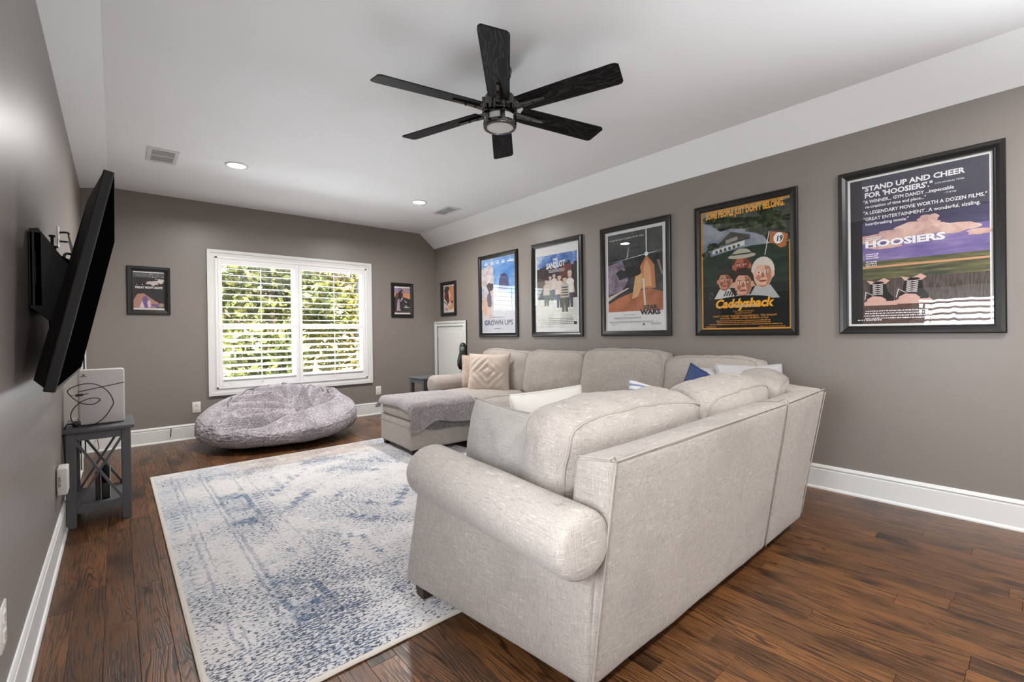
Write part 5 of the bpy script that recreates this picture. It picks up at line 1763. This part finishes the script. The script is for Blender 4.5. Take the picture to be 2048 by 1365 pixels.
for (y, z) in ((2.70, 1.585), (2.80, 1.555)):
    q = MB(); q.cyl(W2(XL+.055, y, z-.06), .005, .06, 8); q.cyl(W2(XL+.055, y, z), .010, .008, 8); q.build('bolt', M['steel_black'], mt)
b = MB(); b.bar(W2(XL+.02, 2.545, 1.37), W2(XL+.02, 2.545, 1.50), .043, .004, up=(1, 0, 0)); b.build('level_label', M['tv_edge'], mt)
def wire(name, label, pts, r, m, cat='cable', k=8, plug=None):
    b = MB(); b.tube(smooth_path(pts, k), r, 7)
    o = b.build(name, m, None, smooth=True)
    return tag(o, label, cat)
def duplex_outlet(label, side, along, z, plugs=0, group='wall outlets'):
    pos = {'right': (XR, along, z), 'back': (along, YB, z), 'left': (XL, along, z)}[side]
    t = thing('wall_outlet', label, 'outlet', pos, WALLROT[side], group)
    b = MB(); b.rbox((-.040, -.006, -.062), (.040, 0, .062), .003); b.build('cover_plate', M['white_plastic'], t, smooth=True, angle=35)
    for s in (-1, 1):
        q = MB(); q.rbox((-.017, -.0085, s*.026-.016), (.017, -.005, s*.026+.016), .003); o = q.build('receptacle', M['white_plastic'], t)
        q = MB()
        for x in (-.007, .005):
            q.box((x, -.0088, s*.026-.004), (x+.0022, -.0084, s*.026+.008))
        q.cyl((0, -.0088, s*.026-.010), .003, .0006, 8, axis='y')
        q.build('slots', M['outlet_slot'], o)
    return t
duplex_outlet('white wall outlet under the left side of the window', 'back', .690, .356)
duplex_outlet('white wall outlet right of the window, partly behind the ottoman throw', 'back', 2.885, .345)
duplex_outlet('white outlet on the left wall behind the television, with black plugs', 'left', 3.78, 1.76)
duplex_outlet('white outlet plate low on the left wall, cut by the picture edge', 'left', 1.885, .365)
wire('power_cord', 'black plug and cord from the upper socket behind the television', [(XL+.008, 3.78, 1.786), (XL+.045, 3.78, 1.788), (XL+.050, 3.76, 1.76), (XL+.065, 3.60, 1.70), (XL+.085, 3.40, 1.62)], .006, M['black'])
wire('power_cord', 'black plug and cord from the lower socket behind the television', [(XL+.008, 3.78, 1.734), (XL+.040, 3.78, 1.734), (XL+.055, 3.72, 1.72), (XL+.075, 3.50, 1.64), (XL+.09, 3.30, 1.58)], .006, M['black'])
wire('av_cable', 'grey cable looping between the wall mount and the television', [(XL+.06, 2.88, 1.47), (XL+.075, 2.80, 1.45), (XL+.055, 2.70, 1.36), (XL+.050, 2.64, 1.22), (XL+.06, 2.68, 1.12), (XL+.09, 2.8, 1.10)], .005, M['tv_edge'])
wire('av_cable', 'black cable loop behind the television above the mount', [(XL+.07, 2.95, 1.50), (XL+.075, 3.02, 1.56), (XL+.10, 3.10, 1.565), (XL+.125, 3.16, 1.53)], .006, M['black'])

wire('cable_stub', 'short dark cable stub poking from a hole in the back baseboard', [(.452, YB-.012, .145), (.452, YB-.030, .143), (.450, YB-.036, .120), (.447, YB-.034, .06)], .0035, M['tv_edge'])
# small white network extender low on the left wall
ex = thing('wifi_extender', 'small white plug-in device with dark lettering, low on the left wall', 'device', (XL, 3.475, .325))
b = MB(); b.rbox((.004, -.065, 0), (.046, .065, .142), .007, 3); b.build('case', M['console'], ex, smooth=True, angle=40)
b = MB(); b.rbox((0, -.035, .02), (.006, .035, .13), .002); b.build('plug_plate', M['white_plastic'], ex)
v, f = text_mesh('NETGEAR', .0125, 0, .0004)
mesh_obj('lettering', [(.019-q[1], -.0653, .045+q[0]) for q in v], f, M['outlet_slot'], ex)

# ================================================================ SIDE TABLES
def side_table(label, loc, w, d, h, rotz=0.0, drawer=False):
    """narrow end table: four square legs, crossed braces on both ends, low shelf, overhanging top"""
    t = thing('side_table', label, 'side table', loc, rotz, 'grey end tables')
    g = M['grey_paint']
    lw = .046
    b = MB(); b.rbox((-w/2-.018, -d/2-.03, h-.022), (w/2+.018, d/2+.03, h), .004); b.build('table_top', g, t, smooth=True, angle=35)
    for x in (-w/2, w/2-lw):
        for y in (-d/2, d/2-lw):
            q = MB(); q.rbox((x, y, 0), (x+lw, y+lw, h-.022), .003); q.build('leg', g, t)
    for y in (-d/2, d/2-.020):
        q = MB(); q.rbox((-w/2+lw, y+.006, h-.075), (w/2-lw, y+.020, h-.022), .002); q.build('apron', g, t)
        q = MB(); q.rbox((-w/2+lw, y+.002, .085), (w/2-lw, y+.018, .135), .002); q.build('rail', g, t)
        if not drawer:
            for s in (-1, 1):
                q = MB(); q.bar((-s*(w/2-lw+.004), y+.012+.003*s, .132), (s*(w/2-lw+.004), y+.012+.003*s, h-.073), .013, .021, up=(0, 1, 0)); q.build('cross_brace', g, t)
    for x in (-w/2, w/2-.018):
        q = MB(); q.rbox((x+.003, -d/2+lw, h-.075), (x+.015, d/2-lw, h-.022), .002); q.build('apron', g, t)
        q = MB(); q.rbox((x+.003, -d/2+lw, .085), (x+.015, d/2-lw, .135), .002); q.build('rail', g, t)
    q = MB(); q.rbox((-w/2+.012, -d/2+.012, .118), (w/2-.012, d/2-.012, .133), .002); q.build('shelf', g, t)
    if drawer:
        q = MB(); q.rbox((-w/2+lw+.003, -d/2-.004, h-.20), (w/2-lw-.003, -d/2+.016, h-.030), .003); dr = q.build('drawer', g, t)
        q = MB(); q.rbox((-.06, -d/2-.022, h-.075), (.06, -d/2-.004, h-.050), .004); q.build('handle', M['black'], dr)
    return t
side_table('grey end table with crossed braces by the left wall, carrying the white console', (-.085, 4.075, 0), .305, .445, .605)
side_table('grey end table in the far corner behind the sofa arm, only its top showing', (3.06, 5.235, 0), .30, .36, .605, 0, True)

# games console on the table
pc = thing('game_console', 'white upright game console with a dark slot line on the grey end table', 'game console', (-.075, 4.005, .605), math.radians(2))
b = MB()
b.rbox((-.108, -.040, .003), (.116, -.012, .355), .012, 3); b.build('side_cover', M['console'], pc, smooth=True, angle=40)
b = MB(); b.rbox((-.108, .012, .003), (.116, .040, .355), .012, 3); b.build('side_cover', M['console'], pc, smooth=True, angle=40)
b = MB(); b.rbox((-.102, -.014, 0), (.110, .014, .350), .004); b.build('core_body', M['black'], pc)
b = MB(); b.bar((-.108, -.0402, .218), (.114, -.0402, .262), .0012, .0055, up=(0, 0, 1)); b.build('slot_line', M['black'], pc)
# maker's mark: an upright letter crossing a flat curved one
b = MB(); y = -.0404
def mk(pts): b._add([(-.083+x*.021, y, .317+z*.021) for x, z in pts], [tuple(range(len(pts)))])
mk([(-.16, -.42), (.06, -.36), (.06, .26), (.22, .22), (.26, .02), (.12, .02), (.12, .10), (.40, .08), (.36, .34), (.10, .48), (-.16, .52)])
mk([(-.60, -.30), (-.22, -.14), (-.22, -.02), (-.70, -.16), (-.74, -.30), (-.60, -.42), (-.22, -.34), (-.22, -.24), (-.48, -.30)])
mk([(.14, -.12), (.66, -.02), (.80, -.14), (.66, -.26), (.14, -.36), (.14, -.26), (.46, -.18), (.52, -.14), (.14, -.22)])
b.build('emblem', M['black'], pc)
# cable looping in front of the console
cb = thing('usb_cable', 'thin black cable looping in front of the white console', 'cable', (-.19, 3.93, .605))
def P3(u, v, y):
    """point on a plane of constant depth, given where it is seen (used once, to lay out the loop)"""
    return None
pts = [(-.010, .0, .010), (-.006, -.02, .016), (.065, -.035, .006), (.125, -.045, .045), (.165, -.045, .11), (.175, -.045, .150), (.150, -.045, .215), (.100, -.045, .262), (.040, -.045, .272), (-.020, -.040, .250), (-.034, -.035, .225), (-.005, -.035, .180), (.030, -.040, .150), (.075, -.045, .140), (.105, -.045, .155), (.110, -.045, .172), (.075, -.045, .180), (.030, -.045, .165), (-.005, -.045, .130), (-.022, -.045, .085), (-.012, -.045, .040), (.020, -.045, .012), (.060, -.045, .006)]
b = MB(); b.tube(smooth_path(pts, 8), .0029, 6); b.build('cord', M['black'], cb, smooth=True)
b = MB(); b.rbox((.000, -.046, .196), (.034, -.034, .211), .002); b.tube([(.034, -.04, .2055), (.06, -.0405, .209)], .0022, 6); b.build('connector', M['black'], cb)
b = MB(); b.tube(smooth_path([(.0, -.04, .203), (-.018, -.04, .205), (-.03, -.038, .215)], 6), .0016, 6); b.build('connector_lead', M['tv_edge'], cb, smooth=True)
ch = thing('charger_plug', 'white wall charger with black plug lying left of the console', 'charger', (-.195, 3.985, .605))
b = MB(); b.rbox((-.020, .01, 0), (.030, .06, .046), .006); b.build('charger_body', M['white_plastic'], ch, smooth=True, angle=40)
b = MB(); b.rbox((-.012, -.030, 0), (.024, .0, .034), .004); b.build('black_adapter', M['black'], ch, smooth=True, angle=40)
wire('power_cord', 'black cord running from the table top down the left wall behind the leg', [(-.205, 3.97, .622), (-.232, 3.92, .628), (-.238, 3.86, .600), (-.240, 3.84, .52), (-.238, 3.90, .35), (-.236, 4.0, .18)], .004, M['black'])
wire('thin_wire', 'thin reddish wire hanging in front of the baseboard behind the end table', [(-.09, 6.27, .36), (-.12, 6.26, .24), (-.15, 6.26, .15), (-.14, 6.26, .05), (-.16, 6.22, .006)], .004, mat_plain('red_brown_wire', (130, 84, 70), 0.6))
# small torch-like device and its white stand on the lower shelf
fl = thing('handheld_device', 'black upright handheld device with white edge on the end table shelf', 'device', (-.058, 3.93, .134))
b = MB(); b.rbox((-.020, -.018, 0), (.020, .018, .105), .008, 3); b.build('lower_body', M['black'], fl, smooth=True, angle=40)
b = MB(); b.lathe([(0, .215), (.014, .212), (.021, .195), (.022, .150), (.019, .10), (0, .10)], n=20); b.build('upper_body', M['tv_plastic'], fl, smooth=True)
b = MB(); b.rbox((.019, -.012, .002), (.024, .012, .20), .002); b.build('white_edge', M['console'], fl)
b = MB(); b.rbox((-.050, .0, 0), (-.026, .03, .175), .004); b.build('side_arm', M['black'], fl)
# dark carved figure standing on the far end table behind the sofa arm
fg = thing('carved_figure', 'small black hooded figurine with pale green front, behind the far sofa arm', 'figurine', (3.60, 5.18, 0), math.radians(-35))
b = MB(); b.lathe([(0, 0), (.075, 0), (.075, .02), (.016, .03), (.014, .70), (.0, .70)], n=24); b.build('stand', M['black'], fg, smooth=True, angle=40)
v, f = [], []
n, prof = 28, [(.02, .66), (.062, .67), (.084, .72), (.080, .79), (.060, .86), (.050, .90), (.052, .95), (.044, 1.0), (.024, 1.028), (.002, 1.034)]
for (r_, z) in prof:
    for i in range(n):
        a = 2*PI*i/n
        k = 1+.10*mnoise.noise(Vector((math.cos(a)*1.4, math.sin(a)*1.4, z*7)))
        v.append((r_*k*math.cos(a), r_*.72*k*math.sin(a), z))
for j in range(len(prof)-1):
    f += [(j*n+i, j*n+(i+1) % n, (j+1)*n+(i+1) % n, (j+1)*n+i) for i in range(n)]
mesh_obj('hooded_body', v, f, M['black'], fg, True)
GRN = mat_plain('verdigris', (92, 118, 106), .5, var=.3, nscale=60)
b = MB()
b.lathe([(0, -.046), (.020, -.040), (.033, -.018), (.034, .008), (.026, .030), (0, .042)], n=18)
o = b.build('pale_front', GRN, fg, smooth=True, loc=(-.004, -.020, .945)); o.scale = (.92, .75, 1)
b = MB(); b.blob = None
for x in (-.013, .013):
    b.rbox((x-.006, -.052, .948), (x+.006, -.040, .957), .002)
b.rbox((-.010, -.052, .915), (.010, -.040, .924), .002)
b.build('front_hollows', M['black'], fg)

# ================================================================ OUTDOORS, seen between the louvers
GZ = -2.9
b = MB(); b.box((-40, YB+1.0, GZ-.3), (60, 90, GZ)); gr = struct(b.build('ground', M['lawn']))
def tree(label, x, y, z0, h, cr, n, m, seed, leaf=.15, group='trees beyond the window', trunk=True, name='leafy_tree', cz=None):
    t = thing(name, label, 'tree', (x, y, GZ), 0, group)
    r = random.Random(seed)
    if trunk:
        b = MB()
        pts = [(0.12*math.sin(k*1.1+seed), 0.1*math.cos(k*1.3+seed), h*0.8*k/8) for k in range(9)]
        for k in range(8):
            b.tube([pts[k], pts[k+1]], .17*(1-.08*k), 8)
        for k in range(7):
            a = r.uniform(0, 6.28); z = h*r.uniform(.35, .7)
            b.tube([(0, 0, z), (cr*.6*math.cos(a), cr*.6*math.sin(a), z+cr*.5)], .05, 5)
        b.build('trunk', M['bark'], t, smooth=True)
    v, f = [], []
    clumps = [(r.gauss(0, .42)*cr, r.gauss(0, .42)*cr, (cz if cz is not None else h*.62)+r.gauss(0, .30)*(h*.55), r.uniform(.28, .55)*cr*.75) for _ in range(26)]
    for k in range(n):
        cx, cy, c_z, cr_ = clumps[r.randrange(len(clumps))]
        d = Vector((r.gauss(0, 1), r.gauss(0, 1), r.gauss(0, 1))).normalized()*cr_*r.uniform(.55, 1.0)
        p = Vector((cx, cy, c_z))+d
        if p.z < 0.05:
            continue
        u = Vector((r.gauss(0, 1), r.gauss(0, 1), r.gauss(0, .6))).normalized()
        w = u.cross(Vector((r.gauss(0, 1), r.gauss(0, 1), r.gauss(0, 1)))).normalized()
        s = leaf*r.uniform(.6, 1.25)
        i = len(v)
        v += [p-u*s, p-w*s*.5, p+u*s, p+w*s*.5]
        f.append((i, i+1, i+2, i+3))
    o = mesh_obj('crown', v, f, m, t)
    tag(o, kind='stuff')
    return t
TL = [('dark green leafy tree filling the left side of the window view', 3.3, 14.5, 7.6, 2.0, 3600, 'leaf2', 1),
      ('yellow-green leafy tree behind the left shutter panel', 5.6, 18.0, 8.5, 2.4, 3200, 'leaf', 2),
      ('bright leafy tree with a thick pale trunk behind the right shutter panel', 6.9, 16.2, 8.4, 2.0, 2400, 'leaf', 3),
      ('dark green leafy tree at the right edge of the window view', 8.3, 17.5, 8.0, 2.2, 3600, 'leaf2', 4),
      ('tall yellow-green tree in the distance behind the neighbouring house', 11.0, 40.0, 11.0, 3.4, 3000, 'leaf', 5),
      ('distant dark tree behind the left trees', 0.5, 33.0, 11.0, 3.6, 3000, 'leaf2', 6),
      ('distant yellow-green tree at the far right', 17.5, 33.0, 11.5, 3.8, 4600, 'leaf', 7),
      ('distant pale tree beyond the neighbouring house', 19.0, 44.0, 12.0, 4.2, 4200, 'leaf', 8)]
for (l, x, y, h, cr, n, m, sd) in TL:
    tree(l, x, y, 0, h, cr, n, M[m], sd)
BL = [('rounded bush low in the window view, leftmost', 3.6, 12.6, 'leaf2'), ('yellow-green bush low in the middle of the window view', 4.9, 13.4, 'leaf'), ('green bush low behind the right shutter panel', 6.1, 13.0, 'leaf2'), ('low bush in front of the neighbouring house', 8.8, 21.0, 'leaf'), ('low bush farther out behind the left panel', 6.2, 22.0, 'leaf')]
for i, (l, x, y, m) in enumerate(BL):
    tree(l, x, y, 0, 2.3, 1.3, 2600, M[m], 40+i, .12, 'bushes below the window', False, 'garden_bush', 1.2)
hs = thing('neighbour_house', 'cream neighbouring house with gabled roof far beyond the window', 'house', (8.6, 25.5, GZ))
b = MB(); b.prism([(-4.5, 0), (4.5, 0), (4.5, 5.0), (0, 8.0), (-4.5, 5.0)], 'y', 0, 8); b.build('house_wall', M['siding'], hs)
b = MB()
for s in (-1, 1):
    b.prism([(0, 8.05), (s*5.0, 4.72), (s*5.0, 4.95), (0, 8.30)], 'y', -.5, 8.5)
b.build('roof', M['shingle'], hs)
for x in (-2.4, 1.2):
    q = MB(); q.box((x, -.06, 2.8), (x+1.1, -.01, 4.4)); w_ = q.build('house_window', M['trim'], hs)
    q = MB(); q.box((x+.1, -.08, 2.9), (x+1.0, -.06, 4.3)); q.build('pane', M['tv_edge'], w_)
